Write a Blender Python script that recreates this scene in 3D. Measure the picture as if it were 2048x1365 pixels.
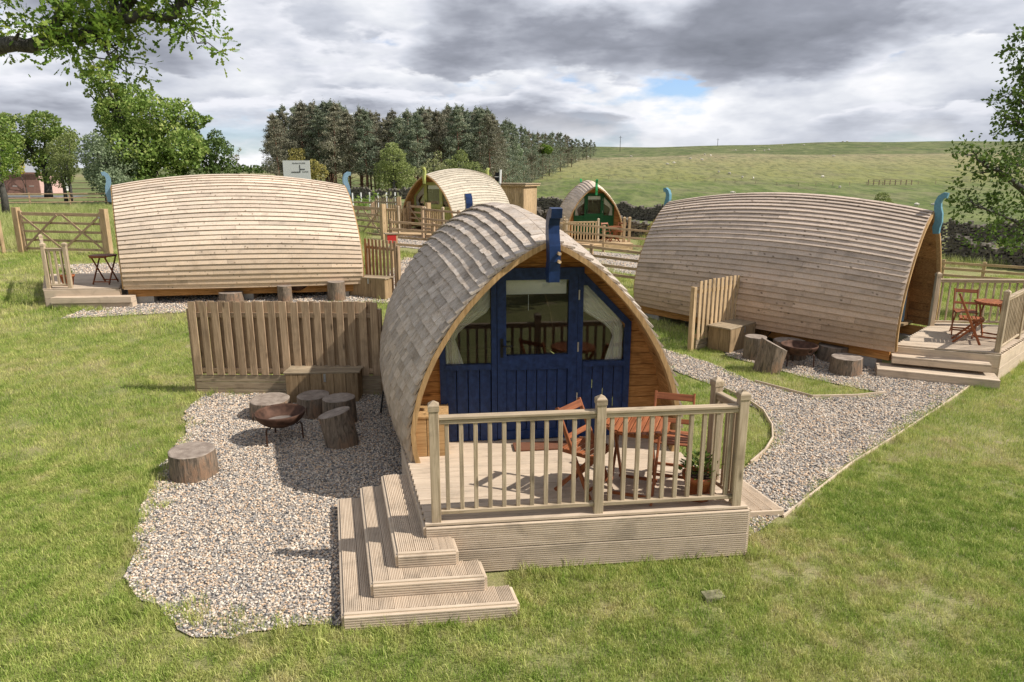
import bpy, math, random
import numpy as np
from mathutils import Vector, Matrix, Euler, geometry
R = math.radians
rnd = random.Random(7)
rng = np.random.default_rng(11)
scene = bpy.context.scene
for o in list(bpy.data.objects): bpy.data.objects.remove(o)
col = scene.collection

# ------------------------------------------------------------------ camera
cam = bpy.data.cameras.new('camera'); camo = bpy.data.objects.new('camera', cam); col.objects.link(camo)
cam.sensor_width = 36; cam.lens = 36 * 1365 / 2048; cam.clip_start = .05; cam.clip_end = 4000
camo.location = (0, 0, 3.5); camo.rotation_euler = (R(90 - 13.65), 0, 0)
scene.camera = camo

# ------------------------------------------------------------------ sun and sky
SUN_AZ, SUN_EL = R(101), R(45)
sun = bpy.data.lights.new('sun', 'SUN'); sun.energy = 3.9; sun.angle = R(.6); sun.color = (1, .945, .87)
suno = bpy.data.objects.new('sun', sun); col.objects.link(suno)
sd = Vector((math.sin(SUN_AZ) * math.cos(SUN_EL), math.cos(SUN_AZ) * math.cos(SUN_EL), math.sin(SUN_EL)))
suno.rotation_euler = sd.to_track_quat('Z', 'Y').to_euler(); suno.location = (30, -10, 40)
scene.view_settings.view_transform = 'Standard'; scene.view_settings.look = 'None'
scene.view_settings.exposure = 0.6; scene.view_settings.gamma = 1
try: scene.view_settings.use_curve_mapping = False
except Exception: pass
scene.render.engine = 'CYCLES'

class NT:
    def __init__(s, tree): s.t = tree; s.n = tree.nodes; s.l = tree.links
    def add(s, typ, **kw):
        n = s.n.new(typ)
        for k, v in kw.items():
            if k.startswith('i_'):
                key = k[2:]; key = int(key) if key.isdigit() else key.replace('_', ' ')
                if isinstance(v, bpy.types.NodeSocket): s.l.new(v, n.inputs[key])
                else: n.inputs[key].default_value = v
            else: setattr(n, k, v)
        return n
    def math(s, op, a, b=0, c=None, clamp=False):
        n = s.n.new('ShaderNodeMath'); n.operation = op; n.use_clamp = clamp
        for i, v in enumerate((a, b) if c is None else (a, b, c)):
            if isinstance(v, bpy.types.NodeSocket): s.l.new(v, n.inputs[i])
            else: n.inputs[i].default_value = v
        return n.outputs[0]
    def ramp(s, fac, stops, interp='LINEAR'):
        n = s.n.new('ShaderNodeValToRGB'); s.l.new(fac, n.inputs[0]); cr = n.color_ramp; cr.interpolation = interp
        while len(cr.elements) < len(stops): cr.elements.new(.5)
        for e, (p, c) in zip(cr.elements, stops):
            e.position = p; e.color = (c, c, c, 1) if isinstance(c, (int, float)) else tuple(c) + (1,)
        return n.outputs[0]
    def mix(s, fac, a, b, blend='MIX'):
        n = s.n.new('ShaderNodeMix'); n.data_type = 'RGBA'; n.blend_type = blend
        for i, v in ((0, fac), (6, a), (7, b)):
            if isinstance(v, bpy.types.NodeSocket): s.l.new(v, n.inputs[i])
            else: n.inputs[i].default_value = v if i == 0 else (tuple(v) + (1,) if len(v) == 3 else v)
        return n.outputs[2]
    def noise(s, vec, scale, detail=4, rough=.55, dist=0.):
        n = s.n.new('ShaderNodeTexNoise'); n.inputs['Scale'].default_value = scale; n.inputs['Detail'].default_value = detail
        n.inputs['Roughness'].default_value = rough; n.inputs['Distortion'].default_value = dist
        if vec is not None: s.l.new(vec, n.inputs['Vector'])
        return n.outputs[0]
    def vmul(s, vec, xyz):
        n = s.n.new('ShaderNodeVectorMath'); n.operation = 'MULTIPLY'; s.l.new(vec, n.inputs[0]); n.inputs[1].default_value = xyz
        return n.outputs[0]

SKYOFF = (6.1, 2.4, 4.5)
world = bpy.data.worlds.new('World'); scene.world = world; world.use_nodes = True
w = NT(world.node_tree); w.n.clear()
wo = w.add('ShaderNodeOutputWorld')
sky = w.add('ShaderNodeTexSky', sky_type='NISHITA'); sky.sun_disc = False; sky.sun_elevation = SUN_EL; sky.sun_rotation = SUN_AZ
tc = w.add('ShaderNodeTexCoord'); sep = w.add('ShaderNodeSeparateXYZ', i_0=tc.outputs['Generated'])
zz = w.math('ADD', w.math('MAXIMUM', sep.outputs[2], 0), .20)
u = w.math('DIVIDE', sep.outputs[0], zz); v = w.math('DIVIDE', sep.outputs[1], zz)
flat = w.add('ShaderNodeCombineXYZ', i_0=u, i_1=v).outputs[0]
def layer(vec, off, scale, rise, lo, hi, edge, dark, tones, detail=7):
    """one cloud deck: noise cover, brighter rims, darker bases"""
    p0 = w.add('ShaderNodeVectorMath', operation='ADD', i_0=vec, i_1=off).outputs[0]
    p1 = w.add('ShaderNodeVectorMath', operation='ADD', i_0=p0, i_1=rise).outputs[0]
    n0 = w.noise(p0, scale, detail, .53, .0); n1 = w.noise(p1, scale, 5, .53, .0)
    cover = w.ramp(n0, [(lo, 0), (lo + edge, 1)])
    body = w.ramp(n0, [(lo, 1.0), (lo + edge * 1.2, .86), (hi, dark)])
    lit = w.math('ADD', w.math('MULTIPLY', w.math('SUBTRACT', n0, n1), 4.2), .5, clamp=True)
    val = w.math('MULTIPLY', body, w.math('ADD', .62, w.math('MULTIPLY', lit, .76)))
    return cover, w.ramp(val, tones)
covA, colA = layer(flat, SKYOFF, 1.25, (.04, -.16, 0), .43, .58, .03, .40, [(.2, (.185, .20, .24)), (.5, (.35, .37, .435)), (.8, (.66, .69, .77)), (1, (.90, .91, .97))])
up = w.vmul(tc.outputs['Generated'], (3.0, 3.0, 8.5))
covB, colB = layer(up, (SKYOFF[0] + 3, SKYOFF[1], 0), 1.5, (0, 0, .26), .36, .62, .09, .58, [(.3, (.36, .39, .46)), (.6, (.62, .65, .73)), (.85, (.86, .88, .93)), (1, (1.0, 1.0, 1.03))])
covA = w.math('MULTIPLY', covA, w.ramp(sep.outputs[2], [(.03, 0), (.09, 1)]))
skyt = w.mix(1., sky.outputs[0], (.80, .90, 1.12), 'MULTIPLY')
skym = w.add('ShaderNodeVectorMath', operation='SCALE', i_0=skyt); skym.inputs['Scale'].default_value = 1.1
def K(c):
    n_ = w.add('ShaderNodeVectorMath', operation='SCALE', i_0=c); n_.inputs['Scale'].default_value = 6.6; return n_.outputs[0]
mixw = w.mix(covA, w.mix(covB, skym.outputs[0], K(colB)), K(colA))
bg = w.add('ShaderNodeBackground', i_0=mixw); bg.inputs[1].default_value = .1
w.l.new(bg.outputs[0], wo.inputs[0])

# ------------------------------------------------------------------ materials
def newmat(name):
    m = bpy.data.materials.new(name); m.use_nodes = True; t = NT(m.node_tree); t.n.clear()
    out = t.add('ShaderNodeOutputMaterial'); p = t.add('ShaderNodeBsdfPrincipled'); t.l.new(p.outputs[0], out.inputs[0])
    p.inputs['Roughness'].default_value = .8; p.inputs['Specular IOR Level'].default_value = .25
    return m, t, p, out
def bump(t, p, h, strength=.3, dist=.01):
    b = t.add('ShaderNodeBump', i_Height=h); b.inputs['Strength'].default_value = strength; b.inputs['Distance'].default_value = dist
    t.l.new(b.outputs[0], p.inputs['Normal'])
def wood(name, c1, c2, axis='X', var=.25, knot=True, rough=.75, grey=None):
    m, t, p, out = newmat(name)
    tc = t.add('ShaderNodeTexCoord'); oi = t.add('ShaderNodeObjectInfo')
    off = t.add('ShaderNodeVectorMath', operation='SCALE', i_0=(31.7, 17.3, 11.9)); t.l.new(oi.outputs['Random'], off.inputs['Scale'])
    pos = t.add('ShaderNodeVectorMath', operation='ADD', i_0=tc.outputs['Object'], i_1=off.outputs[0]).outputs[0]
    s = {'X': (1.2, 22, 22), 'Y': (22, 1.2, 22), 'Z': (22, 22, 1.2)}[axis]
    g = t.noise(t.vmul(pos, s), 2.2, 5, .6, .6)
    k2 = {'X': (.5, 6, 6), 'Y': (6, .5, 6), 'Z': (6, 6, .5)}[axis]
    b = t.noise(t.vmul(pos, k2), 1.5, 3, .5, .3)
    q_ = (1.0, 1.0) if name == 'decking_timber' else (1.08, .82)
    c = t.mix(t.ramp(g, [(.36, 0), (.62, 1)]), [min(.9, x * q_[0]) for x in c1], [x * q_[1] for x in c2])
    if grey: c = t.mix(t.ramp(b, [(.35, 0), (.65, .8)]), c, grey)
    else: c = t.mix(t.ramp(b, [(.35, 0), (.7, .55)]), c, [x * .72 for x in c1])
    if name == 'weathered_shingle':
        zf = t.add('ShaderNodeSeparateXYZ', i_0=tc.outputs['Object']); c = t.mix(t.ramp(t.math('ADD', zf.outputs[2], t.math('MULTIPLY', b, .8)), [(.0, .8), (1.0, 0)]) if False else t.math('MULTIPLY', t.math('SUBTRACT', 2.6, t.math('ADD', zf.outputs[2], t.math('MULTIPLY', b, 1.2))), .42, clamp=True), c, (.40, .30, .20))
    low = {'pale_larch_board': (.60, .41, .26), 'brown_larch_board': (.47, .315, .20)}.get(name)
    if low:   # sides stay warm, the weather-facing top silvers
        zf = t.add('ShaderNodeSeparateXYZ', i_0=tc.outputs['Object']); fz = t.math('MULTIPLY', t.math('SUBTRACT', 2.3, t.math('ADD', zf.outputs[2], t.math('MULTIPLY', b, .8))), .6, clamp=True)
        c = t.mix(fz, t.mix(.45, c, (.66, .58, .50)), t.mix(.6, c, low))
    if knot:
        ks = {'X': (2.2, 7, 7), 'Y': (7, 2.2, 7), 'Z': (7, 7, 2.2)}[axis]
        vo = t.add('ShaderNodeTexVoronoi', i_Vector=t.vmul(pos, ks)); vo.inputs['Scale'].default_value = 1.0
        kf = t.ramp(vo.outputs[0], [(.06, .9), (.17, 0)])
        c = t.mix(kf, c, [x * .35 for x in c2])
    r = t.math('ADD', t.math('MULTIPLY', oi.outputs['Random'], var), 1 - var / 2)
    st = t.ramp(t.noise(pos, 2.6, 5, .65, .6), [(.30, .74), (.48, 1.0), (.75, 1.06)]); r = t.math('MULTIPLY', r, st)
    hs = t.add('ShaderNodeHueSaturation', i_Color=c, i_Value=r); t.l.new(hs.outputs[0], p.inputs['Base Color'])
    p.inputs['Roughness'].default_value = rough
    bump(t, p, g, .1 if name == 'decking_timber' else .35, .004)
    return m
def plain(name, c, rough=.7, metal=0, var=.0, nscale=30, namt=.15, bumpd=.0):
    m, t, p, out = newmat(name)
    tc = t.add('ShaderNodeTexCoord'); n = t.noise(tc.outputs['Object'], nscale, 4, .6)
    c_ = t.mix(t.ramp(n, [(.3, 0), (.7, 1)]), [x * (1 - namt) for x in c], [min(1, x * (1 + namt)) for x in c])
    if var:
        oi = t.add('ShaderNodeObjectInfo')
        hs = t.add('ShaderNodeHueSaturation', i_Color=c_, i_Value=t.math('ADD', t.math('MULTIPLY', oi.outputs['Random'], var), 1 - var / 2)); c_ = hs.outputs[0]
    t.l.new(c_, p.inputs['Base Color']); p.inputs['Roughness'].default_value = rough; p.inputs['Metallic'].default_value = metal
    if bumpd: bump(t, p, n, .5, bumpd)
    return m
M = {}
M['shingle'] = wood('weathered_shingle', (.56, .46, .365), (.36, .285, .22), 'Z', .42, False, grey=(.54, .475, .41))
M['board_pale'] = wood('pale_larch_board', (.69, .54, .39), (.56, .41, .27), 'Y', .30)
M['board_brown'] = wood('brown_larch_board', (.52, .375, .265), (.39, .265, .175), 'Y', .36)
M['board_yellow'] = wood('grey_larch_board', (.56, .50, .40), (.45, .39, .30), 'Y', .2)
M['warm'] = wood('warm_cedar_board', (.52, .27, .095), (.36, .16, .045), 'X', .35)
M['warm_y'] = wood('warm_cedar_lining', (.47, .25, .095), (.30, .14, .045), 'Y', .35)
M['trim'] = wood('arch_trim_timber', (.50, .32, .15), (.40, .24, .10), 'Z', .2)
M['deck'] = wood('decking_timber', (.60, .485, .365), (.49, .385, .28), 'X', .16, False)
M['treated'] = wood('treated_timber', (.54, .43, .30), (.41, .31, .20), 'X', .24)
M['fence'] = wood('fence_timber', (.49, .35, .225), (.35, .235, .14), 'X', .32)
M['fenceold'] = wood('weathered_fence_timber', (.38, .30, .20), (.28, .21, .135), 'X', .3)
M['fencelight'] = wood('fresh_fence_timber', (.58, .42, .25), (.46, .31, .16), 'X', .25)
M['teak'] = wood('oiled_hardwood', (.36, .125, .05), (.24, .075, .03), 'X', .25, False, .5)
M['box'] = wood('storage_box_timber', (.36, .25, .14), (.27, .18, .095), 'X', .3)
M['blue'] = plain('navy_paint', (.018, .038, .115), .42, nscale=18, namt=.35)
M['prowblue'] = plain('royal_blue_paint', (.013, .032, .095), .35, nscale=12, namt=.3)
M['sky_blue'] = plain('pale_blue_paint', (.23, .37, .48), .5)
M['teal'] = plain('teal_blue_paint', (.11, .25, .32), .5)
M['lime'] = plain('lime_green_paint', (.36, .39, .12), .5)
M['green'] = plain('bottle_green_paint', (.013, .095, .03), .45)
M['green_prow'] = plain('bright_green_paint', (.03, .27, .08), .45)
M['cloth'] = plain('white_curtain', (.85, .82, .74), .9, namt=.04)
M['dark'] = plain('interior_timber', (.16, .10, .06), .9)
M['rust'] = plain('rusty_steel', (.085, .045, .03), .7, .35, nscale=9, namt=.5, bumpd=.003)
M['ash'] = plain('ashy_steel', (.17, .14, .12), .8, .1, nscale=6, namt=.4)
M['steel'] = plain('galvanised_steel', (.5, .5, .5), .45, .9)
M['black'] = plain('black_metal', (.02, .02, .02), .5, .4)
M['terracotta'] = plain('terracotta', (.36, .12, .05), .85, nscale=14)
M['soil'] = plain('soil', (.04, .025, .015), 1)
M['stone'] = plain('dry_stone', (.13, .115, .095), .95, nscale=5, namt=.6, bumpd=.02)
M['red'] = plain('red_paint', (.42, .03, .025), .6)
M['white'] = plain('white_paint', (.72, .72, .70), .6, namt=.05)
M['wool'] = plain('sheep_wool', (.62, .58, .50), 1)
M['sheepface'] = plain('sheep_face', (.25, .22, .19), .9)
M['pinkwall'] = plain('brown_painted_board', (.27, .15, .12), .8, nscale=4)
M['pinkside'] = plain('pale_pink_render', (.62, .42, .37), .8, nscale=4)
M['slate'] = plain('slate_grey_roof', (.32, .33, .35), .7)
M['road'] = plain('asphalt', (.16, .16, .165), .9, nscale=3)
M['concrete'] = plain('concrete', (.38, .36, .33), .9)
M['mossy'] = plain('mossy_block', (.20, .19, .11), .95, nscale=20, namt=.6)
M['blacktext'] = plain('black_lettering', (.02, .02, .02), .6)
M['mat'] = plain('coir_mat', (.16, .07, .04), 1)

def bark(name, c, patch=True):
    m, t, p, out = newmat(name); tc = t.add('ShaderNodeTexCoord')
    g = t.noise(t.vmul(tc.outputs['Object'], (12, 12, 2.5)), 2, 6, .65, .8)
    oi = t.add('ShaderNodeObjectInfo')
    big = t.noise(tc.outputs['Object'], 3, 3)
    c_ = t.mix(t.ramp(g, [(.35, 0), (.65, 1)]), [x * .45 for x in c], [x * 1.35 for x in c])
    if patch: c_ = t.mix(t.ramp(t.math('MULTIPLY', t.math('ADD', big, g), .5), [(.50, 0), (.60, .6)]), c_, (c[0] * 1.35, c[1] * .95, c[2] * .7))
    t.l.new(c_, p.inputs['Base Color']); bump(t, p, g, .9, .02); return m
M['bark'] = bark('log_bark', (.20, .155, .115)); M['treebark'] = bark('tree_bark', (.085, .08, .07), False); M['pinebark'] = bark('pine_bark', (.20, .12, .085))
def endgrain():
    m, t, p, out = newmat('cut_log_end'); tc = t.add('ShaderNodeTexCoord')
    wv = t.add('ShaderNodeTexWave', wave_type='RINGS', rings_direction='Z', i_Vector=tc.outputs['Object'])
    wv.inputs['Scale'].default_value = 14; wv.inputs['Distortion'].default_value = 2.2; wv.inputs['Detail'].default_value = 3
    n = t.noise(tc.outputs['Object'], 9, 5, .6)
    c = t.mix(t.ramp(n, [(.35, 0), (.65, 1)]), (.19, .15, .12), (.36, .30, .245))
    c = t.mix(t.math('MULTIPLY', wv.outputs[0], .35), c, (.2, .15, .12))
    t.l.new(c, p.inputs['Base Color']); bump(t, p, n, .6, .01); return m
M['endgrain'] = endgrain()
def leafmat(name, c1, c2, c3=None, scale=1.2, trans=.35):
    m, t, p, out = newmat(name); g = t.add('ShaderNodeNewGeometry'); oi = t.add('ShaderNodeObjectInfo')
    at = t.add('ShaderNodeAttribute', attribute_name='tint')
    n = t.noise(g.outputs['Position'], scale, 3)
    f = t.math('ADD', t.math('MULTIPLY', n, .6), t.math('MULTIPLY', at.outputs['Fac'], .5), clamp=True)
    c = t.ramp(f, [(.2, c1), (.75, c2)] if not c3 else [(.2, c1), (.6, c2), (.85, c3)])
    hs = t.add('ShaderNodeHueSaturation', i_Color=c, i_Value=t.math('ADD', t.math('MULTIPLY', oi.outputs['Random'], .35), .82))
    t.l.new(hs.outputs[0], p.inputs['Base Color']); p.inputs['Roughness'].default_value = .6
    tr = t.add('ShaderNodeBsdfTranslucent', i_0=hs.outputs[0]); ms = t.add('ShaderNodeMixShader', i_0=trans, i_1=p.outputs[0], i_2=tr.outputs[0])
    t.l.new(ms.outputs[0], out.inputs[0]); return m
M['leaf_ash'] = leafmat('ash_leaf', (.075, .135, .022), (.235, .335, .075), (.42, .46, .15), .6)
M['leaf_dark'] = leafmat('dark_leaf', (.045, .085, .022), (.14, .21, .05))
M['leaf_silver'] = leafmat('silver_leaf', (.10, .15, .075), (.31, .37, .22))
M['leaf_willow'] = leafmat('willow_leaf', (.12, .16, .045), (.32, .36, .13))
M['leaf_yellow'] = leafmat('yellow_leaf', (.22, .20, .04), (.42, .36, .12))
M['leaf_bright'] = leafmat('bright_leaf', (.06, .12, .015), (.17, .27, .04), (.28, .33, .06), 4, .45)
M['leaf_elder'] = leafmat('elder_leaf', (.10, .13, .05), (.27, .28, .12), (.5, .48, .3))
M['leaf_gold'] = leafmat('golden_leaf', (.45, .42, .03), (.7, .62, .06))
M['needle'] = leafmat('pine_needle', (.09, .12, .085), (.22, .26, .17), (.33, .33, .21), .5, .25)
M['needle2'] = leafmat('pine_needle_brown', (.11, .11, .08), (.25, .24, .165), (.33, .31, .21), .5, .25)
M['leaf_right'] = leafmat('hawthorn_leaf', (.05, .10, .018), (.15, .23, .045), None, 3)

LAWN = [(0.31, (.155, .25, .032)), (.44, (.25, .355, .06)), (.525, (.37, .425, .11)), (.605, (.48, .455, .20)), (.68, (.49, .40, .25))]
def ground_color(t, pos, wild=False):
    a = t.noise(pos, .55, 6, .6, .4); b = t.noise(pos, 4.2, 5, .65, .3)
    f = t.math('ADD', t.math('MULTIPLY', a, .5), t.math('MULTIPLY', b, .5))
    return t.ramp(f, LAWN)
def terrainmat():
    m, t, p, out = newmat('meadow_ground'); g = t.add('ShaderNodeNewGeometry'); pos = g.outputs['Position']
    lawn = t.mix(.62, ground_color(t, pos), (.23, .18, .11))
    sp = t.add('ShaderNodeSeparateXYZ', i_0=pos)
    # far field: bands of darker sward, pale seeding grass and dry patches
    wob = t.noise(pos, .02, 4, .6)
    yy = t.math('ADD', sp.outputs[1], t.math('MULTIPLY', t.math('SUBTRACT', wob, .5), 50))
    yn = t.math('DIVIDE', yy, 500)
    field = t.ramp(yn, [(.08, (.15, .19, .045)), (.3, (.10, .14, .03)), (.48, (.115, .155, .034)), (.505, (.21, .22, .06)), (.60, (.27, .25, .10)), (.69, (.32, .26, .15)), (.71, (.075, .105, .026)), (.95, (.085, .115, .03))])
    n1 = t.noise(pos, .06, 6, .65, .3); n2 = t.noise(t.vmul(pos, (1, .35, 1)), .5, 5, .7)
    field = t.mix(t.ramp(n1, [(.50, 0), (.64, .75)]), field, (.17, .145, .085))
    field = t.mix(t.ramp(n2, [(.36, .75), (.56, 0)]), field, (.035, .052, .018))
    n3 = t.noise(t.vmul(pos, (1, .5, 1)), .17, 6, .7, .5)
    field = t.mix(t.ramp(n3, [(.42, 0), (.62, .5)]), field, (.27, .27, .12))
    far = t.ramp(sp.outputs[1], [(0, 0), (1, 1)])
    ff = t.math('DIVIDE', t.math('SUBTRACT', sp.outputs[1], 30), 18, clamp=True)
    c = t.mix(ff, lawn, field)
    fine = t.noise(pos, 60, 3, .7)
    c = t.mix(t.ramp(fine, [(.35, .4), (.6, 0)]), c, (.07, .085, .03))
    # bare earth scuffs
    e = t.noise(pos, 1.1, 5, .6, .5)
    ef = t.math('MULTIPLY', t.ramp(e, [(.64, 0), (.69, .9)]), t.math('SUBTRACT', 1, ff))
    c = t.mix(ef, c, (.36, .29, .19))
    t.l.new(c, p.inputs['Base Color']); p.inputs['Roughness'].default_value = .95
    bump(t, p, t.math('ADD', fine, t.math('MULTIPLY', n2, .6)), .6, .03); return m
M['terrain'] = terrainmat()
def blademat(name, wild):
    m, t, p, out = newmat(name); g = t.add('ShaderNodeNewGeometry'); oi = t.add('ShaderNodeObjectInfo')
    c = ground_color(t, g.outputs['Position'])
    if wild: c = t.mix(t.ramp(oi.outputs['Random'], [(.3, .15), (.9, .75)]), c, (.38, .37, .19))
    else: c = t.mix(t.ramp(oi.outputs['Random'], [(.0, .0), (.6, .0), (1, .7)]), c, (.50, .46, .20))
    hs = t.add('ShaderNodeHueSaturation', i_Color=c, i_Value=t.math('ADD', t.math('MULTIPLY', oi.outputs['Random'], .75), .72))
    t.l.new(hs.outputs[0], p.inputs['Base Color']); p.inputs['Roughness'].default_value = .6
    tr = t.add('ShaderNodeBsdfTranslucent', i_0=hs.outputs[0]); ms = t.add('ShaderNodeMixShader', i_0=.35, i_1=p.outputs[0], i_2=tr.outputs[0])
    t.l.new(ms.outputs[0], out.inputs[0]); return m
M['blade'] = blademat('grass_blade', False); M['wildblade'] = blademat('meadow_blade', True)
def pebblemat(name, inst):
    m, t, p, out = newmat(name)
    stops = [(0, (.105, .10, .10)), (.12, (.235, .225, .215)), (.28, (.41, .375, .33)), (.42, (.60, .48, .36)), (.60, (.71, .62, .51)), (.77, (.32, .275, .235)), (.87, (.58, .41, .27))]
    if inst:
        oi = t.add('ShaderNodeObjectInfo'); t.l.new(t.ramp(oi.outputs['Random'], stops, 'CONSTANT'), p.inputs['Base Color'])
    else:
        g = t.add('ShaderNodeNewGeometry'); vo = t.add('ShaderNodeTexVoronoi', i_Vector=g.outputs['Position']); vo.inputs['Scale'].default_value = 38
        sp = t.add('ShaderNodeSeparateColor', i_0=vo.outputs['Color'])
        c = t.mix(.45, t.ramp(sp.outputs[0], stops, 'CONSTANT'), (.2, .18, .16)); t.l.new(c, p.inputs['Base Color']); bump(t, p, vo.outputs[0], .8, .01)
    return m
M['pebble'] = pebblemat('gravel_stone', True); M['gravelbed'] = pebblemat('gravel_bed', False)
def glassmat(name, refl):
    m, t, p, out = newmat(name); lw = t.add('ShaderNodeFresnel'); lw.inputs[0].default_value = refl
    tr = t.add('ShaderNodeBsdfTransparent'); tr.inputs[0].default_value = (.99, 1, .99, 1)
    gl = t.add('ShaderNodeBsdfGlossy'); gl.inputs['Roughness'].default_value = .005
    ms = t.add('ShaderNodeMixShader', i_0=lw.outputs[0], i_1=tr.outputs[0], i_2=gl.outputs[0]); t.l.new(ms.outputs[0], out.inputs[0]); return m
M['glass'] = glassmat('window_glass', 1.6)

# ------------------------------------------------------------------ builders
def tag(o, label=None, cat=None, group=None, kind=None):
    if label: o['label'] = label
    if cat: o['category'] = cat
    if group: o['group'] = group
    if kind: o['kind'] = kind
    return o
def empty(name, loc, rz=0, label=None, cat=None, group=None):
    o = bpy.data.objects.new(name, None); o.empty_display_size = .1; o.location = loc; o.rotation_euler = (0, 0, rz); col.objects.link(o)
    return tag(o, label, cat, group)
def mk(name, verts, faces, mat, smooth=False):
    me = bpy.data.meshes.new(name); me.from_pydata([tuple(v) for v in verts], [], faces); me.materials.append(M[mat] if isinstance(mat, str) else mat)
    if smooth: me.polygons.foreach_set('use_smooth', [True] * len(me.polygons))
    me.update(); return me
def ob(name, me, parent=None, loc=(0, 0, 0), rot=None):
    o = bpy.data.objects.new(name, me); col.objects.link(o)
    o.location = loc
    if parent: o.parent = parent
    if rot is not None:
        o.rotation_euler = rot
    return o
def copy_tree(o, parent=None):
    c = o.copy(); col.objects.link(c)
    if parent: c.parent = parent
    for ch in o.children: copy_tree(ch, c)
    return c
BC = {}
def boxmesh(L, W, H, mat, bev=0):
    k = (round(L, 3), round(W, 3), round(H, 3), mat, bev)
    if k in BC: return BC[k]
    x, y, z = L / 2, W / 2, H / 2
    if bev and min(W, H) > 2.5 * bev:
        b = bev; v = []
        prof = [(-y + b, -z), (y - b, -z), (y, -z + b), (y, z - b), (y - b, z), (-y + b, z), (-y, z - b), (-y, -z + b)]
        for sx in (-x, x): v += [(sx, a, c) for a, c in prof]
        f = [(i, (i + 1) % 8, 8 + (i + 1) % 8, 8 + i) for i in range(8)] + [tuple(range(7, -1, -1)), tuple(range(8, 16))]
    else:
        v = [(sx, sy, sz) for sx in (-x, x) for sy in (-y, y) for sz in (-z, z)]
        f = [(0, 1, 3, 2), (4, 6, 7, 5), (0, 4, 5, 1), (2, 3, 7, 6), (0, 2, 6, 4), (1, 5, 7, 3)]
    me = mk('timber', v, f, mat); BC[k] = me; return me
def groovemesh(L, W, H, mat, n):
    k = (round(L, 3), round(W, 3), round(H, 3), mat, 'g', n)
    if k in BC: return BC[k]
    p = W / n; d = min(.010, p * .5); prof = []
    for i in range(n):
        a = -W / 2 + i * p
        prof += [(a, H / 2 - d), (a + p * .22, H / 2), (a + p * .78, H / 2)]
    prof.append((W / 2, H / 2 - d)); prof += [(W / 2, -H / 2), (-W / 2, -H / 2)]
    N = len(prof); v = [(sx, a, c) for sx in (-L / 2, L / 2) for a, c in prof]
    f = [(i, N + i, N + (i + 1) % N, (i + 1) % N) for i in range(N)] + [tuple(range(N)), tuple(range(2 * N - 1, N - 1, -1))]
    me = mk('decking', v, f, mat); BC[k] = me; return me
def frame(p0, p1, up):
    x = (p1 - p0); L = x.length; x = x / L; up = Vector(up)
    y = up.cross(x)
    if y.length < 1e-4: y = Vector((0, 1, 0)).cross(x)
    y.normalize(); z = x.cross(y)
    return L, Matrix((x, y, z)).transposed()
def beam(parent, name, p0, p1, w, h, mat, up=(0, 0, 1), bev=.004, base=None, groove=0):
    """timber from p0 to p1; w across, h along `up`. Points are world unless parent sits at origin."""
    p0, p1 = Vector(p0), Vector(p1)
    L, m3 = frame(p0, p1, up)
    me = groovemesh(L, w, h, mat, groove) if groove else boxmesh(L, w, h, mat, bev)
    o = bpy.data.objects.new(name, me); col.objects.link(o)
    b = base if base is not None else (parent.location if parent else Vector())
    o.location = (p0 + p1) / 2 - Vector(b); o.rotation_euler = m3.to_euler()
    if parent: o.parent = parent
    return o
class MB:
    def __init__(s): s.v = []; s.f = []
    def add(s, v, f):
        n = len(s.v); s.v += [tuple(q) for q in v]; s.f += [tuple(i + n for i in q) for q in f]
    def box(s, p0, p1, w, h, up=(0, 0, 1)):
        p0, p1 = Vector(p0), Vector(p1); L, m = frame(p0, p1, up); c = (p0 + p1) / 2
        v = [c + m @ Vector((sx, sy, sz)) for sx in (-L / 2, L / 2) for sy in (-w / 2, w / 2) for sz in (-h / 2, h / 2)]
        s.add(v, [(0, 1, 3, 2), (4, 6, 7, 5), (0, 4, 5, 1), (2, 3, 7, 6), (0, 2, 6, 4), (1, 5, 7, 3)])
    def tube(s, pts, rads, n=8, cap=True):
        pts = [Vector(p) for p in pts]; rings = []; prev = None
        for i, p in enumerate(pts):
            t = (pts[min(i + 1, len(pts) - 1)] - pts[max(i - 1, 0)]).normalized()
            a = prev if prev is not None else (Vector((0, 0, 1)) if abs(t.z) < .9 else Vector((1, 0, 0)))
            y = (a - t * a.dot(t)).normalized(); prev = y; z = t.cross(y)
            rings.append([p + (y * math.cos(2 * math.pi * k / n) + z * math.sin(2 * math.pi * k / n)) * rads[i] for k in range(n)])
        v = [q for r in rings for q in r]; f = []
        for i in range(len(pts) - 1):
            for k in range(n): f.append((i * n + k, i * n + (k + 1) % n, (i + 1) * n + (k + 1) % n, (i + 1) * n + k))
        if cap: f.append(tuple(range(n - 1, -1, -1))); f.append(tuple((len(pts) - 1) * n + k for k in range(n)))
        s.add(v, f)
    def lathe(s, prof, n=24, c=(0, 0, 0)):
        v = []; f = []
        for r, z in prof: v += [(c[0] + r * math.cos(2 * math.pi * k / n), c[1] + r * math.sin(2 * math.pi * k / n), c[2] + z) for k in range(n)]
        for i in range(len(prof) - 1):
            for k in range(n): f.append((i * n + k, i * n + (k + 1) % n, (i + 1) * n + (k + 1) % n, (i + 1) * n + k))
        s.add(v, f)
    def build(s, name, mat, parent=None, smooth=False, loc=(0, 0, 0)):
        return ob(name, mk(name, s.v, s.f, mat, smooth), parent, loc)

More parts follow.
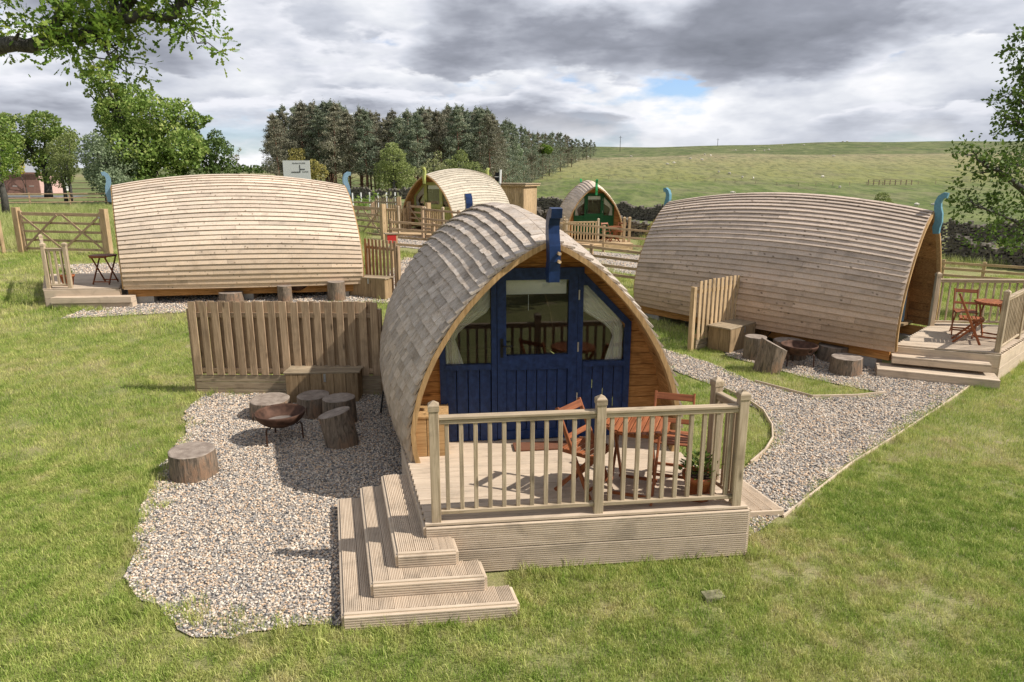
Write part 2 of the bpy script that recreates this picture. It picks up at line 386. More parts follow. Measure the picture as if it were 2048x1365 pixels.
# ------------------------------------------------------------------ terrain
def sm(a, b, x):
    t = np.clip((x - a) / (b - a), 0, 1); return t * t * (3 - 2 * t)
def zg(x, y):
    x = np.asarray(x, float); y = np.asarray(y, float)
    n = np.clip((y - 10) / 14, 0, 1) * np.interp(x, [-4, 0, 3, 7], [.9, .6, .25, 0.0])
    u = x / np.maximum(y, 1)
    F = np.interp(y, [0, 42, 60, 100, 150, 180, 260, 330, 450, 600, 900], [0, .2, .25, -2, -5.8, -4.7, 3, 12.5, 25, 27, 20])
    Lf = np.interp(y, [0, 80, 150, 300, 500, 900], [0, 0, -.6, 2, 8, 6])
    wt = sm(-.03, .05, u) * sm(20, 50, y)
    return n + Lf * (1 - wt) + F * wt * (.8 + .3 * np.clip(u, 0, 1))
def g3(x, y, dz=0): return Vector((x, y, float(zg(x, y)) + dz))
def terrain():
    xs = np.unique(np.concatenate([np.arange(-14, 14.1, .5), np.arange(-60, 60.1, 3), np.linspace(-900, 900, 121)]))
    ys = np.unique(np.concatenate([np.arange(-2, 30.1, .5), np.arange(30, 130, 2.5), np.arange(130, 480, 6), np.linspace(480, 1500, 25), np.linspace(-600, -2, 40)]))
    X, Y = np.meshgrid(xs, ys); Z = zg(X, Y)
    bump_ = (np.sin(X * .031 + 1.3) * np.cos(Y * .027) + .5 * np.sin(X * .083 + Y * .05)) * .55 * sm(60, 140, Y)
    Z = Z + bump_ * sm(60, 140, Y) + .012 * np.sin(X * 1.7) * np.cos(Y * 1.3) * sm(3, 5, np.abs(X)) * 0
    Z = Z - .012
    v = np.stack([X.ravel(), Y.ravel(), Z.ravel()], 1); nx = len(xs); f = []
    for j in range(len(ys) - 1):
        for i in range(nx - 1): a = j * nx + i; f.append((a, a + 1, a + nx + 1, a + nx))
    me = mk('grass_field', v, f, 'terrain', True); o = ob('ground', me); tag(o, kind='structure'); return o
terrain()
def zfar(x, y):   # includes the small undulation
    b = (math.sin(x * .031 + 1.3) * math.cos(y * .027) + .5 * math.sin(x * .083 + y * .05)) * .55 * float(sm(60, 140, y)) ** 2
    return float(zg(x, y)) + b
def poly_sheet(name, poly, mat, dz, step=.35, wob=.05):
    pts = []
    n = len(poly)
    for i in range(n):
        a, b = Vector(poly[i]), Vector(poly[(i + 1) % n]); k = max(1, int((b - a).length / .15))
        for j in range(k):
            q = a.lerp(b, j / k); q += Vector((rnd.uniform(-wob, wob), rnd.uniform(-wob, wob))) if wob else Vector((0, 0)); pts.append(q)
    nb = len(pts); edges = [(i, (i + 1) % nb) for i in range(nb)]
    xs = [p.x for p in pts]; ys = [p.y for p in pts]
    P = np.array([(p.x, p.y) for p in pts])
    gx, gy = np.meshgrid(np.arange(min(xs), max(xs), step), np.arange(min(ys), max(ys), step)); G = np.stack([gx.ravel(), gy.ravel()], 1)
    G = G[pip(G, P)]
    allp = pts + [Vector(g) for g in G]
    vs, es, fs, _, _, _ = geometry.delaunay_2d_cdt(allp, edges, [], 1, 1e-5)
    v = [(q.x, q.y, float(zg(q.x, q.y)) + dz) for q in vs]
    o = ob(name, mk(name, v, [tuple(f) for f in fs], mat)); return o, P
def pip(pts, poly):
    x, y = pts[:, 0], pts[:, 1]; inside = np.zeros(len(pts), bool); n = len(poly); j = n - 1
    for i in range(n):
        xi, yi = poly[i]; xj, yj = poly[j]
        c = ((yi > y) != (yj > y)) & (x < (xj - xi) * (y - yi) / ((yj - yi) + 1e-12) + xi); inside ^= c; j = i
    return inside
GR_MAIN = [(-5.05, 10.6), (-4.9, 9.7), (-4.55, 8.9), (-4.4, 8.2), (-4.2, 7.4), (-4.02, 6.7), (-3.72, 6.1), (-3.55, 5.6), (-3.4, 5.28), (-3.1, 5.08), (-2.85, 4.9), (-2.6, 4.72), (-2.3, 4.60), (-2.0, 4.66), (-1.85, 4.72), (-1.36, 4.76), (-1.3, 5.5), (-.7, 5.5), (-.8, 8), (-1.7, 10), (-1.9, 11), (-2.2, 10.62)]
GR_PATH = [(2.3, 6.1), (2.86, 6.58), (4.24, 7.97), (5.32, 8.91), (6.72, 10.17), (8.05, 11.4), (6.9, 12.6), (5.0, 14.2), (4.3, 13.6), (4.25, 13.0), (5.13, 11.68), (6.15, 10.72), (5.6, 10.55), (4.85, 10.5), (4.2, 11.3), (3.7, 12.6), (3.2, 13.3), (2.2, 14.6), (1.6, 15.5), (1.0, 15.3), (2.0, 13.6), (2.97, 11.95), (3.55, 10.88), (3.82, 9.83), (3.75, 9.2), (3.55, 8.72), (2.97, 7.9), (2.3, 7.3)]
GR_LEFT = [(-10.28, 15.2), (-7.57, 15.76), (-5, 16.3), (-2.6, 16.9), (-2.3, 18.6), (-2.3, 23), (-3.6, 23), (-3.8, 19.2), (-9, 19.5), (-11.2, 20.8), (-12.7, 21.9), (-14.5, 21.5), (-13.2, 20.2), (-11.2, 18.4), (-10.2, 16.6)]
GR_MID = [(3.0, 23.8), (6.5, 22.5), (8, 25), (7.5, 29.5), (2.2, 30.3)]
GR_YEL = [(-4.6, 25.5), (-1.5, 25.0), (-1.2, 27.0), (-2.6, 30.3), (-5.0, 31.2)]
GRAVELS = []
for nm, pl in (('gravel_yard', GR_MAIN), ('gravel_path', GR_PATH), ('gravel_surround', GR_LEFT), ('gravel_apron', GR_MID), ('gravel_forecourt', GR_YEL)):
    o, P = poly_sheet(nm, pl, 'gravelbed', .004, wob=.05 if nm != 'gravel_path' else .02); tag(o, kind='structure'); GRAVELS.append((nm, P))

def gn_points(name, pts, mesh_or_ico, smin, smax, mat, tilt=0., flat=1.0, parent=None):
    """scatter by geometry nodes: one object, instances of a small mesh on the given points"""
    me = bpy.data.meshes.new(name); me.vertices.add(len(pts)); me.vertices.foreach_set('co', np.asarray(pts, np.float32).ravel()); me.update()
    o = ob(name, me)
    ng = bpy.data.node_groups.new(name, 'GeometryNodeTree')
    ng.interface.new_socket('Geometry', in_out='INPUT', socket_type='NodeSocketGeometry'); ng.interface.new_socket('Geometry', in_out='OUTPUT', socket_type='NodeSocketGeometry')
    n = ng.nodes; l = ng.links; gi = n.new('NodeGroupInput'); go = n.new('NodeGroupOutput')
    iop = n.new('GeometryNodeInstanceOnPoints'); l.new(gi.outputs[0], iop.inputs['Points'])
    if mesh_or_ico == 'ico':
        ic = n.new('GeometryNodeMeshIcoSphere'); ic.inputs['Radius'].default_value = 1; ic.inputs['Subdivisions'].default_value = 1
        tr = n.new('GeometryNodeTransform'); tr.inputs['Scale'].default_value = (1, .75, .55); l.new(ic.outputs[0], tr.inputs[0])
        sm_ = n.new('GeometryNodeSetMaterial'); sm_.inputs['Material'].default_value = M[mat]; l.new(tr.outputs[0], sm_.inputs[0]); l.new(sm_.outputs[0], iop.inputs['Instance'])
    else:
        oi = n.new('GeometryNodeObjectInfo'); oi.inputs[0].default_value = mesh_or_ico; l.new(oi.outputs['Geometry'], iop.inputs['Instance'])
    rv = n.new('FunctionNodeRandomValue'); rv.data_type = 'FLOAT_VECTOR'
    rv.inputs[0].default_value = (-tilt, -tilt, 0); rv.inputs[1].default_value = (tilt, tilt, 6.283)
    l.new(rv.outputs[0], iop.inputs['Rotation'])
    rs = n.new('FunctionNodeRandomValue'); rs.data_type = 'FLOAT'; rs.inputs['Seed'].default_value = 5
    rs.inputs[2].default_value = smin; rs.inputs[3].default_value = smax; l.new(rs.outputs[1], iop.inputs['Scale'])
    l.new(iop.outputs[0], go.inputs[0])
    md = o.modifiers.new('scatter', 'NODES'); md.node_group = ng; return o
def scatter_xy(poly, dens):
    lo = poly.min(0); hi = poly.max(0); n = int((hi - lo).prod() * dens); p = rng.uniform(lo, hi, (n, 2)); return p[pip(p, poly)]
dens = {'gravel_yard': (2900, .007, .0165), 'gravel_path': (1900, .008, .018), 'gravel_surround': (450, .014, .028), 'gravel_apron': (60, .02, .04), 'gravel_forecourt': (60, .02, .04)}
for nm, P in GRAVELS:
    d, a, b = dens[nm]; p = scatter_xy(P, d)
    z = zg(p[:, 0], p[:, 1]) + .008 + rng.uniform(-.002, .008, len(p))
    o = gn_points('loose_gravel', np.column_stack([p, z]), 'ico', a, b, 'pebble', .5); tag(o, 'loose mixed grey and buff gravel stones', 'gravel', kind='stuff')

# grass tufts
def tuft(n, h, wdt, spread, lean, mat, seed):
    r = random.Random(seed); v = []; f = []
    for i in range(n):
        a = r.uniform(0, 6.28); x, y = r.gauss(0, spread), r.gauss(0, spread); hh = h * r.uniform(.5, 1.15); la = r.uniform(0, 6.28); ln = lean * hh * r.uniform(.2, 1.2)
        dx, dy = math.cos(a) * wdt / 2, math.sin(a) * wdt / 2; mx, my = x + math.cos(la) * ln * .35, y + math.sin(la) * ln * .35
        k = len(v); v += [(x - dx, y - dy, -.01), (x + dx, y + dy, -.01), (mx + dx * .7, my + dy * .7, hh * .6), (mx - dx * .7, my - dy * .7, hh * .6), (x + math.cos(la) * ln, y + math.sin(la) * ln, hh)]
        f += [(k, k + 1, k + 2, k + 3), (k + 3, k + 2, k + 4)]
    return bpy.data.objects.new('tuft_source', mk('tuft', v, f, mat))
EXCL = [P for _, P in GRAVELS] + [np.array([(-1.45, 4.72), (.02, 4.88), (.03, 5.12), (-.05, 5.56), (2.24, 5.82), (2.15, 6.3), (1.95, 7.1), (1.95, 8.0), (1.6, 10), (.9, 12.2), (-2.2, 11.9), (-2.1, 9), (-1.3, 7), (-1.85, 6.6)]),
    np.array([(6.9, 11.7), (8.5, 11.35), (10.8, 13.5), (8.9, 14.2), (5.4, 18.6), (2.9, 16.9)]), np.array([(-11.35, 16.2), (-3.6, 17.0), (-4.9, 20.2), (-11, 19.4), (-13, 18.9)])]
def lawn_pts(x0, x1, y0, y1, dens_, excl=EXCL, thin=True):
    n = int((x1 - x0) * (y1 - y0) * dens_); p = rng.uniform((x0, y0), (x1, y1), (n, 2))
    # keep what the view wedge can see (plus margin)
    k = np.abs(p[:, 0]) < (p[:, 1] * .80 + 1.2); p = p[k]
    q = p + .10 * np.column_stack([np.sin(p[:, 1] * 9 + 3 * np.sin(p[:, 0] * 5)), np.cos(p[:, 0] * 8 + 2 * np.sin(p[:, 1] * 7))]) + rng.normal(0, .05, p.shape)
    for i, e in enumerate(excl): p, q = (lambda m: (p[m], q[m]))(~pip(q if i < len(GRAVELS) else p, e))
    if thin:   # ragged bald scuffs
        q = np.sin(p[:, 0] * 2.3 + 1.1 * np.sin(p[:, 1] * 1.9)) * np.cos(p[:, 1] * 2.7 + np.sin(p[:, 0] * 3.1)) + .35 * np.sin(p[:, 0] * 13 + 2 * np.sin(p[:, 1] * 9)) * np.cos(p[:, 1] * 14 + np.sin(p[:, 0] * 11)); p = p[(q < .78) | (rng.random(len(p)) < .30)]
    return np.column_stack([p, zg(p[:, 0], p[:, 1]) - .008])
t1 = tuft(18, .038, .0046, .032, 1.0, 'blade', 1); t2 = tuft(16, .055, .0058, .06, .8, 'blade', 2); t3 = tuft(14, .11, .010, .10, .6, 'blade', 3); t4 = tuft(16, .42, .013, .16, .45, 'wildblade', 4)
for pts, src, a, b in ((lawn_pts(-6.5, 6.5, 3.4, 8, 720), t1, .6, 1.4), (lawn_pts(-12, 12, 8, 14, 260), t2, .55, 1.25), (lawn_pts(-18, 19, 14, 24, 85), t3, .45, 1.1)):
    tag(gn_points('lawn_grass', pts, src, a, b, 'blade', .25), 'short mown green lawn grass', 'grass', kind='stuff')
edge = []
def edge_line(a, b, n, w_=.05):
    t_ = rng.random(n)[:, None]; edge.append(np.array(a) * (1 - t_) + np.array(b) * t_ + rng.normal(0, w_, (n, 2)))
edge_line((-.05, 5.40), (2.24, 5.68), 90, .07); edge_line((-1.36, 4.68), (.03, 4.82), 40, .07); edge_line((.06, 4.86), (.0, 5.1), 30); edge_line((2.28, 5.75), (2.3, 6.4), 60)
edge_line((-5.2, 10.5), (-4.9, 10.5), 30); edge_line((-3.5, 5.0), (-1.4, 4.62), 120, .08); edge_line((-4.6, 8.6), (-3.7, 5.8), 160, .10); edge_line((2.98, 6.55), (8.15, 11.3), 110, .04); edge_line((8.5, 11.3), (9.9, 12.6), 90)
edge_line((-11.3, 16.15), (-9.6, 15.9), 90, .08); edge_line((-5.2, 10.72), (-2.2, 10.68), 100); edge_line((1.7, 5.05), (1.9, 5.2), 14)
edge = np.concatenate(edge)
tag(gn_points('tall_grass', np.column_stack([edge, zg(edge[:, 0], edge[:, 1]) - .005]), tuft(14, .10, .0055, .045, .7, 'blade', 9), .4, 1.3, 'blade', .3), 'longer green grass tufts against the timber and gravel edges', 'grass', kind='stuff')
fr = []
for P_ in ([(-40, 24.2), (-14.2, 24.2), (-14.2, 58), (-40, 58)], [(-2.0, 22.5), (3.5, 21.9), (2.5, 31), (-1.0, 31)], [(6, 30.5), (26, 23.5), (30, 30), (7, 38)], [(-13.5, 24.5), (-5.5, 24.5), (-7.5, 39), (-14, 39)]):
    P_ = np.array(P_); p = scatter_xy(P_, 11 if P_[0, 0] < -20 else 22); k = np.abs(p[:, 0]) < p[:, 1] * .8 + 2; fr.append(p[k])
fr = np.concatenate(fr)
for e in EXCL: fr = fr[~pip(fr, e)]
tag(gn_points('meadow_grass', np.column_stack([fr, zg(fr[:, 0], fr[:, 1])]), t4, .5, 1.15, 'wildblade', .2), 'long pale seeding meadow grass', 'grass', kind='stuff')

# ------------------------------------------------------------------ camping pods
PROF = [(1.42, .41), (1.465, .6), (1.485, .8), (1.46, 1.0), (1.37, 1.35), (1.24, 1.64), (1.04, 1.98), (.80, 2.28), (.5, 2.57), (.25, 2.735), (0, 2.85)]
_d = [0]
for (a, b), (c, d) in zip(PROF, PROF[1:]): _d.append(_d[-1] + math.hypot(c - a, d - b))
ARC = _d[-1]
def prof(s):   # s 0..1 from base to apex -> half width, z, outward normal
    x = s * ARC; r = float(np.interp(x, _d, [p[0] for p in PROF])); z = float(np.interp(x, _d, [p[1] for p in PROF]))
    e = .06; r0, z0 = [float(np.interp(max(x - e, 0), _d, [p[k] for p in PROF])) for k in (0, 1)]; r1, z1 = [float(np.interp(min(x + e, ARC), _d, [p[k] for p in PROF])) for k in (0, 1)]
    tx, tz = r1 - r0, z1 - z0; L = math.hypot(tx, tz); return r, z, tz / L, -tx / L
def hw(z): return float(np.interp(z, [p[1] for p in PROF], [p[0] for p in PROF]))
def pod(name, label, C, e, a, L, z0, board, joinery, prowmat, ws=1., near='L', shingles=False, N=26, lining=True, detail=True, skylight=None, hs=1.):
    C = Vector((C[0], C[1], z0)); e = Vector((e[0], e[1], 0)).normalized(); a = Vector((a[0], a[1], 0)).normalized()
    P = empty(name, C, 0, label, 'camping pod')
    def scl(v): t = 2 * v / L - 1; return 1.115 - .115 * t * t
    def mp(u, v, z): return e * (u * ws) + a * v + Vector((0, 0, z * hs))
    def sec(side, s, v, off):
        r, z, nx, nz = prof(s); k = scl(v); return mp(side * (r * k + nx * off), v, .41 + (z - .41) * k + nz * off)
    def strip(side, s0, s1, va, vb, nseg, o0, o1, thick=.018):
        vs, fs = [], []
        for i in range(nseg + 1):
            v = va + (vb - va) * i / nseg
            vs += [sec(side, s0, v, o0), sec(side, s1, v, o1), sec(side, s1, v, o1 - thick), sec(side, s0, v, o0 - thick)]
        for i in range(nseg):
            for k in range(4): q = (i * 4 + k, i * 4 + (k + 1) % 4, i * 4 + 4 + (k + 1) % 4, i * 4 + 4 + k); fs.append(q if side > 0 else q[::-1])
        fs.append((0, 1, 2, 3) if side < 0 else (3, 2, 1, 0)); k = nseg * 4; fs.append((k + 3, k + 2, k + 1, k) if side < 0 else (k, k + 1, k + 2, k + 3))
        return vs, fs
    # roof
    if shingles:
        allp = []
        for side in (-1, 1):
            for i in range(N):
                s0, s1 = i / N, min(1, (i + 1) / N + .012); v = 0.
                while v < L - .02:
                    wd = rnd.uniform(.13, .27); ve = min(L, v + wd)
                    if L - ve < .06: ve = L
                    dr = rnd.uniform(-.0025, .003)
                    vs, fs = strip(side, max(0, s0 + dr - .004), s1, v + .002, ve - .002, 1, .050 + rnd.uniform(-.003, .004), .008, .024)
                    allp.append((side, i, v, vs, fs)); v = ve
        camd = Vector((0, 0, 3.5)) - C
        def key(q):
            c = sum((p for p in q[3]), Vector()) / len(q[3]); d = (c - camd).length
            nrm = 0 if q[0] > 0 else 1
            return d - (30 if nrm else 0)
        allp.sort(key=key)
        for side, i, v, vs, fs in allp[:298]: ob('shingle', mk('shingle', vs, fs, board), P)
        mb = MB()
        for side, i, v, vs, fs in allp[298:]: mb.add(vs, fs)
        tag(mb.build('shingle_covering', board, P), kind='stuff')
    else:
        cnt = 0
        rest = MB()
        for side in (-1, 1):
            vis = (side == {'L': -1, 'R': 1}[near])
            for i in range(N):
                s0, s1 = i / N, min(1, (i + 1) / N + .01)
                if vis and detail:
                    v = 0.; first = rnd.uniform(.7, 2.2)
                    while v < L - .02:
                        ve = min(L, v + (first if v == 0 else rnd.uniform(1.4, 2.6)))
                        if L - ve < .5: ve = L
                        vs, fs = strip(side, s0 - .003, s1, v + .0015, ve - .0015, max(2, int((ve - v) / .35)), .040 + rnd.uniform(-.004, .004), .005, .02)
                        ob('roof_board', mk('roof_board', vs, fs, board), P); v = ve; cnt += 1
                else:
                    vs, fs = strip(side, s0 - .003, s1, 0, L, 12, .036, .006, .02)
                    if not detail and vis: ob('roof_board', mk('roof_board', vs, fs, board), P)
                    else: rest.add(vs, fs)
        tag(rest.build('roof_board', board, P), kind='stuff')
    # ridge capping: thin strip either side of ridge
    # inner skin
    mb = MB()
    for side in (-1, 1):
        for i in range(10):
            vs, fs = strip(side, i / 10, (i + 1) / 10, .56, L - .02, 8, -.03, -.03, .012); mb.add(vs, fs)
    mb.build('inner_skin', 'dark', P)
    # arch trim front and back
    for va, vb in ((-.03, .05), (L - .05, L + .03)):
        for side in (-1, 1):
            mb = MB(); n = 14
            for i in range(n):
                vs, fs = [], []
                for s_ in (i / n, (i + 1) / n):
                    r, z, nx, nz = prof(s_); k = scl(min(max(va, 0), L))
                    for off, vv in ((.004, va), (-.048, va), (-.048, vb), (.004, vb)): vs.append(mp(side * max(0, r * k + nx * off), vv, .41 + (z - .41) * k + nz * off))
                fs = [(0, 1, 5, 4), (1, 2, 6, 5), (2, 3, 7, 6), (3, 0, 4, 7)]
                if side < 0: fs = [f[::-1] for f in fs]
                mb.add(vs, fs)
            mb.build('arch_trim', 'trim', P)
    # porch lining, plank by plank
    PD = .56
    n = 20
    if lining:
        for side in (-1, 1):
            for i in range(n):
                vs, fs = strip(side, i / n, (i + 1) / n - .002, .0, PD, 2, -.012 - .012, -.012, .02)
                ob('lining_plank', mk('lining_plank', vs, fs, 'warm_y'), P)
    # front wall planks
    def jo(z): return 1.04 if z < 1.86 else float(np.interp(z, [1.86, 2.45], [1.02, .46]))
    zr = .44; hgt_ = .1325; k = scl(PD)
    def ah(z): return hw(min(2.849, .41 + (z - .41) / k)) * k - .03
    def plank(xa0, xb0, xa1, xb1, z0_, z1_, th=.03):   # bottom edge xa0..xb0, top edge xa1..xb1
        vs = [mp(x, PD + dv_, z) for dv_ in (-th / 2, th / 2) for x, z in ((xa0, z0_), (xb0, z0_), (xb1, z1_), (xa1, z1_))]
        fs = [(0, 1, 2, 3), (7, 6, 5, 4), (0, 4, 5, 1), (1, 5, 6, 2), (2, 6, 7, 3), (3, 7, 4, 0)]
        ob('wall_plank', mk('wall_plank', vs, fs, 'warm'), P)
    while zr < 2.80:
        zt = min(zr + hgt_ - .006, 2.83)
        if zr > 2.40: plank(-ah(zr), ah(zr), -ah(zt), ah(zt), zr, zt)
        else:
            for side in (-1, 1): plank(side * jo(zr), side * ah(zr), side * jo(zt), side * ah(zt), zr, zt)
        zr += hgt_
    # back wall boards
    for i in range(17):
        zb = .42 + i * .14; h_ = hw(min(zb + .13, 2.84)) - .04
        if h_ > .05: beam(P, 'back_plank', mp(-h_, L - .12, zb + .066), mp(h_, L - .12, zb + .066), .03, .132, 'warm', base=(0, 0, 0))
    pts_ = [(sg_ * hw(z_) * .97, z_) for sg_, zs_ in ((1, (.42, .8, 1.2, 1.6, 2.0, 2.4, 2.8)), (-1, (2.8, 2.4, 2.0, 1.6, 1.2, .8, .42))) for z_ in zs_]
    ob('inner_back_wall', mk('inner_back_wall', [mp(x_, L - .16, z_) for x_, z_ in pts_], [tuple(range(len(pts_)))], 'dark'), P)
    B0 = (0, 0, 0)
    # floor and base
    mb = MB(); mb.box(mp(0, .56, .47), mp(0, L - .1, .47), 2.6 * ws, .05); mb.build('floor', 'box', P)
    for uu in (-1.3, 1.3): beam(P, 'base_joist', mp(uu, .1, .30), mp(uu, L - .1, .30), .08, .20, 'warm', base=B0)
    for vv in (.5, L * .5, L - .5):
        for uu in (-1.2, 1.2): beam(P, 'foundation_block', mp(uu, vv - .2, .1), mp(uu, vv + .2, .1), .25, .2, 'concrete', base=B0)
    # joinery
    v0 = PD - .015
    J = joinery
    def bar(par, nm, p, q, w_=.07, d=.07, vv=0): return beam(par, nm, mp(p[0], v0 + vv, p[1]), mp(q[0], v0 + vv, q[1]), d, w_, J, up=(-e).cross((mp(q[0], 0, q[1]) - mp(p[0], 0, p[1])).normalized().cross(e)) if abs(q[1] - p[1]) < .001 else e, base=B0)
    def bar2(mb, p, q, w_=.07, d=.07, vv=0):
        P0, P1 = mp(p[0], v0 + vv, p[1]), mp(q[0], v0 + vv, q[1]); x = (P1 - P0).normalized(); fn = e.cross(Vector((0, 0, 1))); upv = x.cross(fn); mb.box(P0, P1, d, w_, upv)
    def pane(par, poly):
        n_ = len(poly); vs = [mp(x, v0 + .006, z) for x, z in poly] + [mp(x, v0 + .014, z) for x, z in poly]
        fs = [tuple(range(n_)), tuple(range(2 * n_ - 1, n_ - 1, -1))] + [(i, (i + 1) % n_, n_ + (i + 1) % n_, n_ + i) for i in range(n_)]
        return ob('glass_pane', mk('glass_pane', vs, fs, 'glass'), par)
    fr_ = MB()
    bar2(fr_, (-1.06, .5), (-1.06, 1.88)); bar2(fr_, (1.06, .5), (1.06, 1.88)); bar2(fr_, (-1.06, 1.86), (-.51, 2.42)); bar2(fr_, (1.06, 1.86), (.51, 2.42)); bar2(fr_, (-.53, 2.475), (.53, 2.475), .07, .08, -.008)
    bar2(fr_, (-.48, .5), (-.48, 2.47), .06); bar2(fr_, (.50, .5), (.50, 2.47), .06)
    fj = fr_.build('door_surround', J, P)
    for sd_ in (-1, 1):
        wf = MB(); x0, x1 = (.535, 1.04)
        if sd_ < 0: x0, x1 = .515, 1.04
        S = lambda x: x * sd_
        bar2(wf, (S(x0), 1.39), (S(x1), 1.39), .06, .075, -.004); bar2(wf, (S(x0), 2.33), (S(.60), 2.33), .05)
        wo_ = wf.build('window_frame', J, P)
        pane(wo_, [(S(x0), 1.42), (S(x1), 1.42), (S(x1), 1.86), (S(.62), 2.31), (S(x0), 2.31)])
        nb = 4
        for i in range(nb):
            xa = x0 + (x1 - x0) * i / nb; xb = x0 + (x1 - x0) * (i + 1) / nb
            beam(P, 'panel_board', mp(S((xa + xb) / 2), v0 + .004, .5), mp(S((xa + xb) / 2), v0 + .004, 1.36), .022, (xb - xa) - .008, J, up=e, base=B0)
        # curtain
        if detail:
            vs, fs = [], []; nx_, nz_ = 26, 12
            for j in range(nz_ + 1):
                tz = j / nz_; z = 2.30 - tz * .90
                if tz < .62: q = tz / .62; wdt = .50 * (1 - q) ** .8 + .10
                else: wdt = .10 + (tz - .62) * .28
                out = x1 - .02 if z < 1.85 else float(np.interp(z, [1.85, 2.31], [x1 - .02, .70]))
                for i in range(nx_ + 1):
                    tx = i / nx_; vs.append(mp(S(out - wdt * tx if z < 2.0 else max(x0 + .0, out - wdt * tx)), v0 + .045 + .016 * math.sin(tx * 38 + tz * 3), z))
            for j in range(nz_):
                for i in range(nx_): k_ = j * (nx_ + 1) + i; fs.append((k_, k_ + 1, k_ + nx_ + 2, k_ + nx_ + 1))
            ob('curtain', mk('curtain', vs, fs, 'cloth', True), P)
    dm = MB(); dv = -.012
    bar2(dm, (-.395, .52), (-.395, 2.45), .10, .05, dv); bar2(dm, (.415, .52), (.415, 2.45), .10, .05, dv)
    bar2(dm, (-.345, 2.42), (.365, 2.42), .09, .05, dv); bar2(dm, (-.345, 1.43), (.365, 1.43), .17, .05, dv); bar2(dm, (-.345, .56), (.365, .56), .10, .05, dv)
    dr_ = dm.build('door', J, P)
    pane(dr_, [(-.345, 1.51), (.365, 1.51), (.365, 2.38), (-.345, 2.38)])
    for i in range(6):
        xa = -.345 + .71 * (i + .5) / 6
        beam(dr_, 'door_board', mp(xa, v0, .6), mp(xa, v0, 1.35), .022, .71 / 6 - .008, J, up=e, base=B0)
    if detail:
        hb = MB(); hb.box(mp(-.40, v0 - .045, 1.50), mp(-.40, v0 - .045, 1.72), .006, .035, e); hb.tube([mp(-.40, v0 - .04, 1.64), mp(-.40, v0 - .10, 1.64), mp(-.29, v0 - .10, 1.645)], [.009] * 3, 8); hb.build('door_handle', 'black', dr_)
        for z in (1.0, 1.6, 2.2): beam(P, 'hinge', mp(.475, v0 - .042, z - .055), mp(.475, v0 - .042, z + .055), .012, .018, 'steel', up=e, base=B0)
        bl = MB(); bl.box(mp(-.33, v0 + .045, 2.29), mp(.35, v0 + .045, 2.29), .012, .17); bo = bl.build('roller_blind', 'cloth', P)
        cd = MB(); cd.tube([mp(-.08, v0 + .04, 2.2), mp(-.08, v0 + .04, 2.02)], [.003, .003], 6); cd.build('pull_cord', 'cloth', bo)
    # prows front and back
    def prow(vsign, vpos):
        cl = [(0, 2.44), (.012, 2.56), (-.012, 2.66), (.0, 2.80), (.035, 2.92), (.04, 3.02), (.01, 3.10), (-.05, 3.145), (-.105, 3.135)]
        wd = [.10, .13, .125, .125, .12, .11, .105, .10, .095]
        out_, inn = [], []
        for i, (x, z) in enumerate(cl):
            x0_, z0_ = cl[max(i - 1, 0)]; x1_, z1_ = cl[min(i + 1, len(cl) - 1)]; tx, tz = x1_ - x0_, z1_ - z0_; l_ = math.hypot(tx, tz); nx, nz = tz / l_, -tx / l_
            out_.append((x - nx * wd[i] / 2, z - nz * wd[i] / 2)); inn.append((x + nx * wd[i] / 2, z + nz * wd[i] / 2))
        poly = out_ + [(-.15, 3.10), ] [:0] + inn[::-1]
        vs = []
        for uu in (-.056, .056): vs += [mp(uu, vpos + vsign * x, z) for x, z in poly]
        m_ = len(cl); T_ = 2 * m_; fs = []
        for i in range(m_ - 1):
            fs.append((i, i + 1, T_ - 2 - i, T_ - 1 - i)); fs.append((T_ + T_ - 1 - i, T_ + T_ - 2 - i, T_ + i + 1, T_ + i))
        for i in range(T_): fs.append((i, T_ + i, T_ + (i + 1) % T_, (i + 1) % T_))
        o = ob('prow', mk('prow', vs, fs, prowmat), P)
        if vsign > 0 and shingles:
            for zb in (2.66, 2.74):
                b_ = MB(); b_.tube([mp(.035, vpos - .04, zb), mp(.035, vpos - .115, zb)], [.017, .017], 10); b_.build('dowel', 'fencelight', o)
        return o
    prow(1, -.10); prow(-1, L + .10)
    if skylight:
        sv, s0, s1, wd_ = skylight; sg = {'L': -1, 'R': 1}[near]
        vs, fs = strip(sg, s0, s1, sv, sv + wd_, 2, .075, .075, .05); ob('skylight', mk('skylight', vs, fs, 'prowblue'), P)
    return P, mp
FRONT_C = (.394, 6.997)
pod('camping_pod', 'nearest arched timber pod with navy glazed door, silvery shingles and dark blue prow', FRONT_C, (.9935, .114), (-.222, .975), 5.05, 0, 'shingle', 'blue', 'prowblue', shingles=True, N=25)
pod('camping_pod', 'long pale timber pod on the left seen side-on, with light blue curled prows', (-10.12, 17.7), (-.47, .88), (.987, .16), 5.7, .40, 'board_pale', 'sky_blue', 'sky_blue', near='L', N=28)
pod('camping_pod', 'long brown timber pod on the right seen side-on, with teal curled prows', (7.87, 12.95), (.68, .73), (-.63, .775), 6.1, 0, 'board_brown', 'sky_blue', 'teal', near='L', N=29)
pod('camping_pod', 'pale timber pod with lime green door frames, behind the paling fences', (-3.9, 31.7), (.87, -.5), (.5, .87), 5.2, .68, 'board_yellow', 'lime', 'lime', near='R', N=24)
pod('camping_pod', 'small far pod with bottle green door, in front of the dry stone walls', (4.12, 34.2), (.995, .08), (-.05, 1), 5, .12, 'board_pale', 'green', 'green_prow', ws=.93, near='L', N=22)

